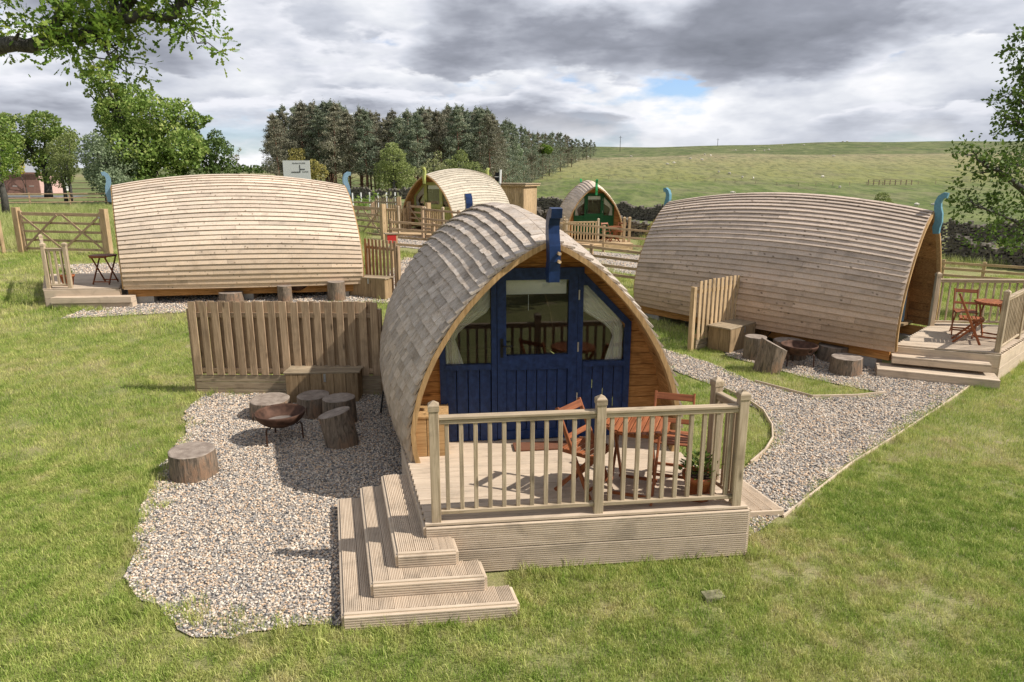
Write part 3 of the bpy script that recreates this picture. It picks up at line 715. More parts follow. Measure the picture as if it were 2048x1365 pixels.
# ------------------------------------------------------------------ decks
def quadlerp(A, B, C, D, s, t): return A.lerp(B, s).lerp(D.lerp(C, s), t)
def post(parent, p, h, w=.085, mat='treated', cap=True, name='post'):
    p = Vector(p); o = beam(parent, name, p, p + Vector((0, 0, h)), w, w, mat, up=parent.get('upv', (0, 1, 0)) if False else UPV[0])
    if cap:
        k = ('cap', round(w, 3), mat)
        if k not in BC:
            a = w / 2 + .006; v = []
            for z, r in ((0, a), (.045, a), (.055, a * .9), (.085, .006)): v += [(-r, -r, z), (r, -r, z), (r, r, z), (-r, r, z)]
            f = [(3, 2, 1, 0)] + [(i * 4 + q, i * 4 + (q + 1) % 4, i * 4 + 4 + (q + 1) % 4, i * 4 + 4 + q) for i in range(3) for q in range(4)] + [(12, 13, 14, 15)]
            BC[k] = mk('post_cap', v, f, mat)
        c = bpy.data.objects.new('post_cap', BC[k]); col.objects.link(c); c.parent = o
        # cap sits on the end of the beam's local X axis
        L = h; c.location = (L / 2 - .0, 0, 0); c.rotation_euler = (0, R(90), 0)
    return o
UPV = [(0, 1, 0)]
def railing(parent, p0, p1, z, h=1.0, nb=10, post0=False, post1=False, mat='treated', bal=.036, hand=.07):
    p0 = Vector((p0[0], p0[1], z)); p1 = Vector((p1[0], p1[1], z)); d = (p1 - p0).normalized()
    UPV[0] = tuple(d)
    if post0: post(parent, p0 - Vector((0, 0, .02)), h + .04)
    if post1: post(parent, p1 - Vector((0, 0, .02)), h + .04)
    a, b = p0 + d * .045, p1 - d * .045
    beam(parent, 'handrail', a + Vector((0, 0, h - .05)), b + Vector((0, 0, h - .05)), hand, .035, mat, bev=.008)
    beam(parent, 'handrail', a + Vector((0, 0, h - .088)), b + Vector((0, 0, h - .088)), hand * .7, .04, mat, bev=.006)
    beam(parent, 'bottom_rail', a + Vector((0, 0, .085)), b + Vector((0, 0, .085)), hand * .8, .04, mat, bev=.006)
    for i in range(nb):
        q = a.lerp(b, (i + .5) / nb); beam(parent, 'baluster', q + Vector((0, 0, .105)), q + Vector((0, 0, h - .108)), bal, bal, mat, up=tuple(d), bev=.003)
def deck(label, A, B, C, D, z, zb, nb, rows=2, groove=0, mat='deck', sides='ABD', bmat=None, topgroove=0):
    A, B, C, D = [Vector((p[0], p[1], 0)) for p in (A, B, C, D)]
    T = empty('timber_deck', Vector((A.x, A.y, zb)), 0, label, 'deck')
    Z = Vector((0, 0, z))
    for i in range(nb):
        t = (i + .5) / nb; p0 = quadlerp(A, B, C, D, 0, t); p1 = quadlerp(A, B, C, D, 1, t); wd = ((D - A).length) / nb
        d = (p1 - p0).normalized(); pr = abs((D - A).normalized().cross(d).z)
        beam(T, 'deck_board', p0 + Z - Vector((0, 0, .016 + (i % 2) * .0012)), p1 + Z - Vector((0, 0, .016 + (i % 2) * .0012)), wd * pr - .006, .028, mat, groove=topgroove)
    cen = (A + B + C + D) / 4
    for s in sides:
        P, Q = {'A': (A, B), 'B': (B, C), 'C': (C, D), 'D': (D, A)}[s]
        d = (Q - P).normalized(); nrm = Vector((d.y, -d.x, 0))
        if nrm.dot(P - cen) < 0: nrm = -nrm
        hh = (z - .03 - zb) / rows
        for r in range(rows):
            zc = z - .03 - hh * (r + .5); off = nrm * (.014 + r * .001)
            beam(T, 'fascia_board', P + off + Vector((0, 0, zc)), Q + off + Vector((0, 0, zc)), hh - .006, .026, bmat or mat, up=tuple(nrm), groove=groove)
    return T
O2 = Vector((-.76, 5.49, 0)); E2 = Vector((.9935, .114, 0)); A2 = Vector((-.2565, .9705, 0))
def F(u, v): return O2 + E2 * u + A2 * v
fd = deck('pale ribbed timber deck in front of the navy pod, with turned square baluster railing', F(0, 0), F(2.99, 0), F(2.99, 1.92), F(0, 1.92), .5, 0, 16, rows=2, groove=11, sides='ABD')
pL, pM, pR_ = F(.10, .055), F(1.57, .055), F(2.885, .055)
railing(fd, pL, pM, .5, 1.02, 11, True, True)
railing(fd, pM, pR_, .5, 1.02, 10, False, True)
railing(fd, pR_, F(2.87, .47), .5, 1.02, 3, False, True)
# three L-shaped grooved steps
st = empty('wooden_steps', F(-.3, 0), 0, 'three tiered L-shaped ribbed timber steps wrapping the left corner of the deck', 'steps')
for k, (ul, vf, ur, z) in enumerate(((-.277, -.257, .215, .375), (-.504, -.475, .411, .25), (-.75, -.69, .626, .125))):
    nl = 2; outer = ul; inner = {0: 0., 1: -.277, 2: -.504}[k] + .03; Z = Vector((0, 0, z))
    wd = (inner - outer) / nl
    for i in range(nl):
        uc = outer + wd * (i + .5); beam(st, 'tread_board', F(uc, vf + .03) + Z - Vector((0, 0, .014)), F(uc, 1.36) + Z - Vector((0, 0, .014)), wd - .004, .028, 'deck', groove=9)
    u0 = inner; vb = {0: 0., 1: -.257, 2: -.475}[k] + .03
    n_ = max(3, round((ur - u0) / .125)); wd = (ur - u0) / n_
    for i in range(n_):
        uc = u0 + wd * (i + .5); beam(st, 'tread_board', F(uc, vf + .03) + Z - Vector((0, 0, .014)), F(uc, vb) + Z - Vector((0, 0, .014)), wd - .003, .028, 'deck', groove=9)
    beam(st, 'nosing', F(ul, vf + .015) + Z - Vector((0, 0, .013)), F(ur, vf + .015) + Z - Vector((0, 0, .013)), .03, .028, 'deck')
    hh = .10
    beam(st, 'riser_board', F(ul, vf - .012) + Z - Vector((0, 0, .03 + hh / 2)), F(ur, vf - .012) + Z - Vector((0, 0, .03 + hh / 2)), hh + .03, .024, 'deck', up=tuple(-A2), groove=6)
    beam(st, 'riser_board', F(ul - .012, vf) + Z - Vector((0, 0, .03 + hh / 2)), F(ul - .012, 1.36) + Z - Vector((0, 0, .03 + hh / 2)), hh + .03, .024, 'deck', up=tuple(-E2), groove=6)
    beam(st, 'riser_board', F(ur + .012, vf) + Z - Vector((0, 0, .03 + hh / 2)), F(ur + .012, vb) + Z - Vector((0, 0, .03 + hh / 2)), hh + .03, .024, 'deck', up=tuple(E2), groove=6)
ramp = empty('ground_platform', F(3.1, .7), 0, 'low flat timber boards on the ground right of the front deck', 'boards')
for i in range(7):
    uu = 3.09 + .112 * i; beam(ramp, 'board', F(uu, .70) + Vector((0, 0, .055)), F(uu, 1.75) + Vector((0, 0, .055)), .106, .03, 'deck', groove=8)
beam(ramp, 'edge_board', F(3.03, .685) + Vector((0, 0, .03)), F(3.82, .685) + Vector((0, 0, .03)), .024, .07, 'deck')
beam(ramp, 'edge_board', F(3.83, .69) + Vector((0, 0, .03)), F(3.83, 1.76) + Vector((0, 0, .03)), .024, .07, 'deck')

# right pod deck
rd = deck('timber deck at the open end of the right-hand pod, railed on two sides', (7.0, 12.1), (8.46, 11.45), (10.75, 13.55), (8.95, 14.1), .5, 0, 22, rows=2, sides='ABD')
rd2 = [c for c in rd.children if c.name.startswith('deck_board')]
railing(rd, (8.47, 11.53), (9.55, 12.55), .5, 1.0, 11, True, True, bal=.03)
railing(rd, (9.55, 12.55), (10.65, 13.55), .5, 1.0, 11, False, True, bal=.03)
railing(rd, (8.62, 13.72), (10.6, 13.62), .5, 1.0, 13, True, False, bal=.03)
rs = empty('wooden_steps', (7.6, 11.8, 0), 0, 'two wide timber steps up to the deck of the right-hand pod', 'steps')
def step(T, p0, p1, dep, z, th, nrm, mat='deck', boards=2):
    p0 = Vector((p0[0], p0[1], 0)); p1 = Vector((p1[0], p1[1], 0)); nrm = Vector(nrm).normalized()
    for i in range(boards):
        o_ = nrm * (dep * (i + .5) / boards); beam(T, 'tread_board', p0 + o_ + Vector((0, 0, z - .014)), p1 + o_ + Vector((0, 0, z - .014)), dep / boards - .005, .028, mat)
    o_ = nrm * (dep - .012); beam(T, 'riser_board', p0 + o_ + Vector((0, 0, z - .03 - th / 2)), p1 + o_ + Vector((0, 0, z - .03 - th / 2)), .024, th, mat)
    for q in (p0, p1):
        dd = (p1 - p0).normalized() * (.014 if q is p0 else -.014); beam(T, 'side_board', q + dd + Vector((0, 0, z - .03 - th / 2)), q + dd + nrm * (dep - .03) + Vector((0, 0, z - .03 - th / 2)), .024, th, mat)
nr = Vector((-.41, -.91, 0))
step(rs, (6.95, 12.1), (8.32, 11.49), .26, .34, .10, nr); step(rs, (6.72, 12.16), (8.4, 11.42), .50, .15, .12, nr, boards=4)

# left pod deck
ld = deck('small timber deck at the left end of the pale pod, holding a potted plant', (-11.27, 16.28), (-9.55, 16.45), (-10.9, 19.1), (-12.95, 18.85), .84, .38, 16, rows=2, sides='ABD')
railing(ld, (-11.2, 16.36), (-10.72, 16.42), .84, 1.0, 3, True, True, bal=.045)
railing(ld, (-11.2, 16.36), (-12.85, 18.75), .84, 1.0, 16, False, True, bal=.036)
ls = empty('wooden_steps', (-10.2, 16.3, .4), 0, 'pair of plain timber steps beside the left-hand deck', 'steps')
step(ls, (-11.02, 16.33), (-9.2, 16.5), .30, .66, .11, (.08, -.99, 0)); step(ls, (-11.0, 16.33), (-9.2, 16.5), .26, .54, .14, (.08, -.99, 0)); 

# green pod deck
gz = .42
gd = deck('timber deck of the far pod with the bottle green door', (2.45, 31.0), (5.6, 31.9), (5.6, 34.0), (2.5, 33.7), gz, .1, 8, rows=2, mat='fencelight', sides='AB')
railing(gd, (2.5, 31.6), (4.0, 32.0), gz, 1.05, 10, True, True, mat='fencelight', bal=.05)
railing(gd, (2.5, 31.6), (2.55, 33.6), gz, 1.05, 6, False, True, mat='fencelight', bal=.05)
for q in (5.3, 5.55): UPV[0] = (1, 0, 0); post(gd, (q, 32.6, gz), 1.1, mat='fencelight', w=.12)
# yellow pod deck + front rail
yd = deck('timber deck of the lime green pod with railings', (-5.9, 30.9), (-2.9, 29.2), (-2.4, 30.4), (-5.0, 32.3), 1.0, .7, 8, rows=2, mat='fencelight', sides='AB')
railing(yd, (-3.75, 29.8), (-2.92, 29.35), 1.0, 1.1, 8, True, True, mat='fencelight', bal=.05)
railing(yd, (-5.8, 31.0), (-5.0, 30.5), 1.0, 1.1, 6, True, True, mat='fencelight', bal=.05)

# ------------------------------------------------------------------ furniture
def make_chair(label, cat='chair', group=None):
    T = empty('folding_chair', (0, 0, 0), 0, label, cat, group)
    B = (0, 0, 0); m = 'teak'
    for s in (-1, 1):
        y = s * .19; beam(T, 'leg', (.20, y, 0), (-.20, y, .86), .022, .042, m, base=B)       # back upright running down to the front foot
        y = s * .165; beam(T, 'leg', (-.22, y, 0), (.19, y, .44), .02, .038, m, base=B)
        beam(T, 'seat_rail', (-.17, s * .165, .435), (.21, s * .165, .435), .02, .03, m, base=B)
    for i in range(6):
        x = -.14 + i * .067; beam(T, 'seat_slat', (x, -.18, .458), (x, .18, .458), .055, .014, m, base=B)
    for z, h_ in ((.82, .07), (.60, .05)):
        x = .20 - .40 * z / .86; beam(T, 'back_slat', (x + .012, -.19, z), (x + .012, .19, z), h_, .014, m, up=(.9, 0, .42), base=B)
    beam(T, 'stretcher', (.155, -.18, .10), (.155, .18, .10), .02, .03, m, base=B); beam(T, 'stretcher', (-.17, -.16, .08), (-.17, .16, .08), .02, .03, m, base=B)
    return T
def make_table(label):
    T = empty('round_table', (0, 0, 0), 0, label, 'table'); B = (0, 0, 0); m = 'teak'; n = 11; r = .30
    for i in range(n):
        y = -r + 2 * r * (i + .5) / n; h_ = math.sqrt(max(.0, r * r - y * y)); beam(T, 'table_slat', (-h_, y, .705), (h_, y, .705), 2 * r / n - .007, .018, m, base=B)
    mb = MB(); mb.lathe([(r - .012, .68), (r + .006, .68), (r + .006, .698), (r - .012, .698), (r - .012, .68)], 32); mb.build('table_rim', m, T)
    for s in (-1, 1):
        beam(T, 'leg', (-.24, s * .20, 0), (.22, s * .20, .68), .022, .042, m, base=B); beam(T, 'leg', (.24, s * .165, 0), (-.22, s * .165, .68), .022, .042, m, base=B)
        beam(T, 'cross_bar', (s * .22, -.21, .67), (s * .22, .21, .67), .03, .025, m, base=B); beam(T, 'cross_bar', (s * .2, -.19, .06), (s * .2, .19, .06), .02, .03, m, base=B)
    return T
def place(o, x, y, z, rz, label=None):
    o.location = (x, y, z); o.rotation_euler = (0, 0, rz)
    if label: o['label'] = label
    return o
ch = make_chair('folding hardwood chair on the front deck, left of the round table', group='folding chairs'); place(ch, .70, 6.16, .5, R(-38))
place(copy_tree(ch), 1.60, 6.42, .5, R(-107), 'folding hardwood chair on the front deck, behind the round table by the arch')
place(copy_tree(ch), 8.42, 12.3, .5, R(-30), 'folding hardwood chair side-on at the left of the right-hand deck')
place(copy_tree(ch), 8.75, 12.95, .5, R(-115), 'folding hardwood chair facing forward at the back of the right-hand deck')
place(copy_tree(ch), 4.55, 33.2, gz, R(-60), 'far folding chair left of the table by the green door')
place(copy_tree(ch), 5.25, 33.3, gz, R(-120), 'far folding chair right of the table by the green door')
tb = make_table('round slatted hardwood table on the front deck'); place(tb, 1.19, 6.12, .5, R(70))
place(copy_tree(tb), 9.0, 12.55, .5, R(40), 'round hardwood table on the deck of the right-hand pod')
place(copy_tree(tb), 4.9, 32.9, gz, R(0), 'small hardwood table in front of the far green door')
place(copy_tree(tb), -10.3, 17.2, .84, R(90), 'folding hardwood table under the left end of the pale pod')

def potted(label, x, y, z, s=1.):
    T = empty('potted_plant', (x, y, z), 0, label, 'potted plant')
    mb = MB(); mb.lathe([(0, 0), (.10, 0), (.135, .19), (.15, .19), (.155, .24), (.135, .24), (.13, .20), (0, .20)], 28); o = mb.build('pot', 'terracotta', T, True); o.scale = (s, s, s)
    o = MB(); o.lathe([(0, .205), (.128, .205)], 20); so = o.build('soil', 'soil', T); so.scale = (s, s, s)
    n = 260; r = np.random.default_rng(int(abs(x) * 10)); v = []; f = []; tint = []
    for i in range(n):
        a = r.uniform(0, 6.28); rr = r.uniform(0, .13) ; h = .22 + r.uniform(0, .22) * (1 - rr * 3); c = Vector((math.cos(a) * rr * 1.3, math.sin(a) * rr * 1.3, h)); d = Vector((math.cos(a), math.sin(a), r.uniform(.1, 1.2))).normalized(); sd_ = d.cross(Vector((0, 0, 1))).normalized() * r.uniform(.008, .02); L_ = r.uniform(.03, .07)
        k = len(v); v += [c, c + d * L_ * .5 + sd_, c + d * L_, c + d * L_ * .5 - sd_]; f.append((k, k + 1, k + 2, k + 3)); tint += [r.random()] * 4
    me = mk('leaves', v, f, 'leaf_bright'); at = me.attributes.new('tint', 'FLOAT', 'POINT'); at.data.foreach_set('value', tint); fo = ob('leaves', me, T); fo.scale = (s, s, s)
    return T
potted('terracotta pot of green leaves in the right corner of the front deck', 1.78, 6.0, .5, 1.05)
potted('terracotta pot of greenery on the left-hand deck behind its railing', -11.05, 16.85, .84, 1.1)

def storage(label, p0, p1, dep, z, h, nrm, nb=6, hasp=True, lidov=.03, mat='box'):
    p0 = Vector((p0[0], p0[1], z)); p1 = Vector((p1[0], p1[1], z)); nrm = Vector((nrm[0], nrm[1], 0)).normalized(); d = (p1 - p0).normalized(); L = (p1 - p0).length
    T = empty('storage_box', (p0 + p1) / 2, 0, label, 'storage box')
    for i in range(nb):
        q = p0 + d * (L * (i + .5) / nb); beam(T, 'front_board', q, q + Vector((0, 0, h - .03)), .022, L / nb - .005, mat, up=tuple(d))
        q2 = q - nrm * (dep - .03); beam(T, 'back_board', q2, q2 + Vector((0, 0, h - .03)), .022, L / nb - .005, mat, up=tuple(d))
    for e_ in (p0 + d * .012, p1 - d * .012):
        for i in range(2):
            q = e_ - nrm * (.015 + (dep - .06) * (i + .5) / 2); beam(T, 'side_board', q, q + Vector((0, 0, h - .03)), .022, (dep - .06) / 2 - .004, mat, up=tuple(nrm))
    mid = -nrm * (dep / 2)
    for i in range(2):
        q = nrm * (.02 - (dep + .03) * (i + .5) / 2); beam(T, 'lid_board', p0 - d * lidov + q + Vector((0, 0, h - .015)), p1 + d * lidov + q + Vector((0, 0, h - .015)), (dep + .03) / 2 - .003, .028, mat if mat != 'box' else 'fenceold')
    if hasp:
        q = (p0 + p1) / 2 + d * .05 + nrm * .018; mb = MB(); mb.box(q - T.location + Vector((0, 0, h - .16)), q - T.location + Vector((0, 0, h - .03)), .012, .035, tuple(d)); mb.build('hasp', 'steel', T)
    return T
storage('timber storage bench with metal hasp against the left foreground fence', (-3.53, 10.2), (-2.42, 10.27), .42, .0, .52, (0, -1), 6)
storage('plain timber chest in the porch left of the navy door', (-1.05, 6.98), (-.69, 7.02), .42, .5, .47, (.1, -1), 3, False, 0, mat='trim')
storage('timber storage box beside the fence of the right-hand pod', (4.33, 13.2), (5.05, 13.85) , .5, .05, .5, (.68, -.73), 5)
storage('timber storage box beside the fence of the pale left pod', (-4.2, 17.45), (-3.2, 17.05), .4, .43, .55, (-.3, -1), 4)
mt = beam(None, 'door_mat', Vector((.02, 7.22, .512)), Vector((.70, 7.30, .512)), .22, .02, 'mat', base=(0, 0, 0)); tag(mt, 'dark reddish doormat before the navy door', 'doormat')

# log stools
def stump(label, x, y, z, r, h, lean=(0, 0), cut=0., seed=1, rx=1.):
    T = empty('log_stool', (x, y, z), 0, label, 'log stool', 'log stools round the fire bowls'); q = random.Random(seed); n = 26
    rad = [1 + .05 * math.sin(k * 2.1 / n * 6.28 + seed) + q.uniform(-.025, .025) for k in range(n)]
    v = []; f = []; lv = [0, .3, .7, 1]
    for t in lv:
        for k in range(n):
            a = 2 * math.pi * k / n; rr = r * rad[k] * (1.06 - .06 * t); x_ = rr * math.cos(a) * rx; y_ = rr * math.sin(a)
            v.append((x_ + lean[0] * t, y_ + lean[1] * t, h * t + (cut * x_ * t) + (-.03 if t == 0 else 0)))
    for i in range(len(lv) - 1):
        for k in range(n): f.append((i * n + k, i * n + (k + 1) % n, (i + 1) * n + (k + 1) % n, (i + 1) * n + k))
    ob('bark', mk('bark', v, f, 'bark', False), T)
    tv = [(p[0], p[1], p[2]) for p in v[-n:]]; cx = sum(p[0] for p in tv) / n; cy = sum(p[1] for p in tv) / n; cz = sum(p[2] for p in tv) / n
    inn = [((p[0] - cx) * .95 + cx, (p[1] - cy) * .95 + cy, p[2] + .006) for p in tv]
    vv = tv + inn + [(cx, cy, cz + .004)]; ff = [(k, (k + 1) % n, n + (k + 1) % n, n + k) for k in range(n)] + [(n + k, n + (k + 1) % n, 2 * n) for k in range(n)]
    ob('cut_top', mk('cut_top', vv, ff, 'endgrain'), T); return T
stump('wide low log stool alone at the left edge of the gravel yard', -3.83, 7.62, 0, .27, .31, seed=3)
stump('low pale-topped log stool behind the rusty fire bowl', -3.62, 9.72, 0, .30, .25, seed=4)
stump('squat dark log stool in front of the storage bench', -2.98, 9.75, 0, .24, .30, seed=5)
stump('log stool touching the squat one, near the pod wall', -2.50, 9.38, 0, .225, .38, seed=6)
stump('tall slanting log stool right of the rusty fire bowl', -2.26, 8.55, 0, .20, .44, lean=(-.10, .02), cut=.25, seed=7)
stump('tall slant-cut log stool nearest the grass strip, right-hand circle', 4.66, 12.02, .02, .22, .50, lean=(.10, 0), cut=-.5, seed=8)
stump('log stool hidden behind the slant-cut one by the storage box', 4.72, 12.85, .03, .2, .44, seed=9)
stump('low log stool against the brown pod, behind its fire bowl', 5.45, 13.0, .03, .30, .32, seed=10)
stump('wide log stool right of the second fire bowl, against the brown pod', 6.25, 12.85, .02, .29, .28, seed=11)
stump('round pale-topped log stool nearest the right-hand steps', 6.06, 11.93, .01, .27, .30, seed=12)
stump('leftmost log stool by the pale pod, low and flat', -6.98, 16.75, .42, .27, .26, seed=13)
stump('log stool just behind the leftmost one by the pale pod', -6.75, 17.25, .43, .26, .34, seed=14)
stump('small orange-barked log stool in front of the distant fire bowl', -5.68, 16.85, .43, .17, .40, seed=15)
stump('tall mossy log stool beside the storage box of the pale pod', -4.42, 17.0, .44, .22, .47, seed=16)

def firebowl(label, x, y, z, s=1., rot=0, lid=False):
    T = empty('fire_bowl', (x, y, z), rot, label, 'fire bowl')
    def P_(n_, lo, hi): return [(.02 + .40 * math.sin(t), .5 - .24 * math.cos(t) - .26 + .02) for t in np.linspace(lo, hi, n_)]
    outer = [(.335 * math.sin(t), .43 - .235 * math.cos(t)) for t in np.linspace(0, 1.45, 12)]; inner = [(.322 * math.sin(t), .438 - .22 * math.cos(t)) for t in np.linspace(1.45, 0, 12)]
    mb = MB(); mb.lathe(outer + inner, 36); b = mb.build('bowl', 'rust', T, True); b.scale = (s, s, s)
    mb = MB(); mb.lathe([(0, .25), (.13, .255), (.20, .275)], 24); a_ = mb.build('ash', 'ash', T, True); a_.scale = (s, s, s)
    lm = None
    for k in range(3):
        a = 2.2 + k * 2.094
        mb = MB(); c, s_ = math.cos(a), math.sin(a); pts = [(.17 * c, .17 * s_, .26), (.215 * c, .215 * s_, .225), (.25 * c, .25 * s_, .25), (.275 * c, .275 * s_, .22), (.28 * c, .28 * s_, .0)]
        mb.tube(pts, [.012] * 5, 8); mb.build('leg', 'rust', T)
    for a in (R(200), R(20)):
        c, s_ = math.cos(a), math.sin(a); mb = MB(); pts = []
        for k in range(17):
            t = k / 16 * 6.283; pts.append((.345 * c - s_ * .05 * math.sin(t), .345 * s_ + c * .05 * math.sin(t), .36 + .055 * math.cos(t)))
        mb.tube(pts, [.007] * 17, 6, False); mb.build('ring_handle', 'rust', T)
    return T
firebowl('rusty round fire bowl on curled legs in the gravel yard', -3.13, 8.72, 0)
firebowl('dark rusty fire bowl among logs beside the brown pod', 5.36, 12.35, .03, rot=1.4)
firebowl('distant rusty fire bowl by the pale left-hand pod', -5.5, 17.3, .43, rot=2.)
# mesh guard leaning on right pod
gT = empty('grill_guard', (5.12, 13.95, .05), R(-43), 'round dark wire mesh guard leaning behind the right-hand storage box', 'fire guard')
mb = MB(); mb.tube([(.33 * math.cos(t), .02 + .1 * math.sin(t), .42 + .33 * math.sin(t)) for t in np.linspace(0, 6.283, 33)], [.010] * 33, 6, False); mb.build('rim', 'black', gT)
mb = MB()
for i in range(-9, 10):
    q = i * .034; h_ = math.sqrt(max(0, .33 ** 2 - q * q)); mb.box((-h_, .02 + .3 * q, .42 + q), (h_, .02 + .3 * q, .42 + q), .005, .005); mb.box((q, .02 - .3 * h_, .42 - h_), (q, .02 + .3 * h_, .42 + h_), .005, .005, (0, 1, 0))
mb.build('wire_mesh', 'black', gT)
# black tool leaning on near pod
lt = MB(); lt.tube([(-1.98, 9.75, 0.02), (-1.92, 10.35, .95)], [.014, .014], 8); tag(lt.build('metal_rod', 'black'), 'thin black rod leaning beside the storage bench and near pod', 'rod')

# ------------------------------------------------------------------ fences
def paling(label, p0, p1, z0, base_h, top, n, mat='fence', both=True, nrm=None, slat=.10, zcap=0, name='paling_fence', postL=False):
    p0 = Vector((p0[0], p0[1], z0)); p1 = Vector((p1[0], p1[1], z0)); d = (p1 - p0).normalized(); L = (p1 - p0).length
    nrm = Vector((d.y, -d.x, 0)) if nrm is None else Vector(nrm)
    T = empty(name, p0, 0, label, 'fence'); r = random.Random(int(L * 100))
    for i in range(n):
        q = p0 + d * (slat / 2 + (L - slat) * i / (n - 1)) + nrm * .034; dz = r.uniform(-.008, .01)
        beam(T, 'slat', q + Vector((0, 0, base_h)), q + Vector((0, 0, top + dz)), .02, slat * r.uniform(.96, 1.03), mat, up=tuple(d))
        if both and i < n - 1:
            q = p0 + d * (slat / 2 + (L - slat) * (i + .5) / (n - 1)) - nrm * .034
            beam(T, 'back_slat', q + Vector((0, 0, base_h)), q + Vector((0, 0, top - .0)), .02, slat, mat, up=tuple(d))
    for z in (top - .22, base_h + .07):
        beam(T, 'rail', p0 + Vector((0, 0, z)), p1 + Vector((0, 0, z)), .045, .075, mat)
    if base_h > .15:
        nbd = max(1, round(base_h / .12))
        for k in range(nbd):
            z = base_h * (k + .5) / nbd; beam(T, 'gravel_board', p0 + nrm * .012 + Vector((0, 0, z - .005)), p1 + nrm * .012 + Vector((0, 0, z - .005)), .04, base_h / nbd - .012, 'fenceold')
    for q in ((p0, p1) if not postL else (p0 - d * .09, p1)):
        UPV[0] = tuple(d); post(T, q - nrm * .03, top - .12, .09, mat, False)
    return T
paling('tall hit-and-miss timber fence panel in the left foreground', (-5.13, 10.66), (-2.12, 10.60), .0, .36, 1.56, 17, 'fence', True, slat=.115)
paling('bright timber paling screen beside the brown right-hand pod', (3.70, 13.42), (4.98, 14.42), .05, .22, 1.42, 12, 'fencelight', False, slat=.085, postL=True)
paling('timber paling screen at the right end of the pale left pod', (-3.92, 18.35), (-2.95, 17.55), .46, .05, 1.40, 9, 'fence', True, slat=.085)
def railfence(label, pts, h=1.1, rails=3, spacing=1.8, mat='fence', rot=False, dzpost=.08, zoff=0):
    P = [g3(*p) for p in pts]; T = empty('rail_fence', P[0], 0, label, 'fence')
    for a, b in zip(P, P[1:]):
        n = max(1, round((b - a).length / spacing)); d = (b - a).normalized(); nr_ = Vector((d.y, -d.x, 0)) * .055
        qs = [g3(*(a.lerp(b, i / n))[:2]) for i in range(n + 1)]; UPV[0] = tuple(Vector((d.x, d.y, 0)).normalized())
        for i, q in enumerate(qs):
            if i < n or b is P[-1]: post(T, q - Vector((0, 0, .05)), h + dzpost, .10, mat, False)
        for i in range(n):
            for k in range(rails):
                z = h - .06 - k * (h - .1) / rails + rnd.uniform(-.008, .008); beam(T, 'rail', qs[i] + nr_ + Vector((0, 0, z)), qs[i + 1] + nr_ + Vector((0, 0, z)), .04, .085, mat)
    return T
railfence('post and rail fence running left from the field gate post', [(-17.6, 23.7), (-19.5, 21.5), (-22, 19.6)], 1.1, 4, 1.7, 'fencelight')
railfence('long post and rail fence across the far left meadow', [(-46, 56.5), (-37.75, 59.5), (-27, 63)], 1.15, 3, 2.9, 'fence')
railfence('weathered grey rail fence beyond the far left meadow fence', [(-46, 73), (-34, 73.5), (-24, 75)], 1.9, 3, 4.2, 'fenceold')
railfence('four-rail fence behind the near navy pod', [(-4.2, 23.87), (-2.71, 23.73), (2.5, 21.5), (5.4, 20.0)], 1.12, 4, 1.75, 'fence')
railfence('pale rail fence in front of the far green-door pod', [(-.6, 30.6), (2.3, 31.0 - .4), (4.04, 30.3), (6.2, 29.6), (8.5, 28.8)], 1.12, 3, 1.8, 'fencelight')
railfence('three-rail fence along the right edge before the stone walls', [(12.6, 24.6), (14.5, 22.9), (16.3, 21.5), (19.5, 19.5)], .72, 3, 1.25, 'fencelight')
railfence('rail fence left of the lime green pod behind the gate', [(-9.6, 39.5), (-7.5, 38), (-6.9, 34.2)], 1.2, 3, 1.9, 'fence')
railfence('rail fence from the garden gate past the lime green pod', [(-3.8, 32.3 - 2.9), (-2.2, 28.6), (.6, 27.2)], 1.3, 3, 1.8, 'fence')
paling('weathered paling fence left of the lime green pod', (-7.3, 37.2), (-5.7, 35.4), .9, .1, 1.45, 12, 'fenceold', False, slat=.11)
paling('low paling screen before the lime green pod porch', (-6.4, 33.6), (-5.0, 32.2), .9, .1, 1.25, 11, 'fencelight', False, slat=.08)
UPV[0] = (1, 0, 0)
tp = beam(None, 'gate_post', Vector((-5.4, 33.3, .85)), Vector((-5.4, 33.3, 2.5)), .16, .16, 'fencelight', up=(1, 0, 0), base=(0, 0, 0)); tag(tp, 'tall square orange timber post beside the small garden gate', 'post')
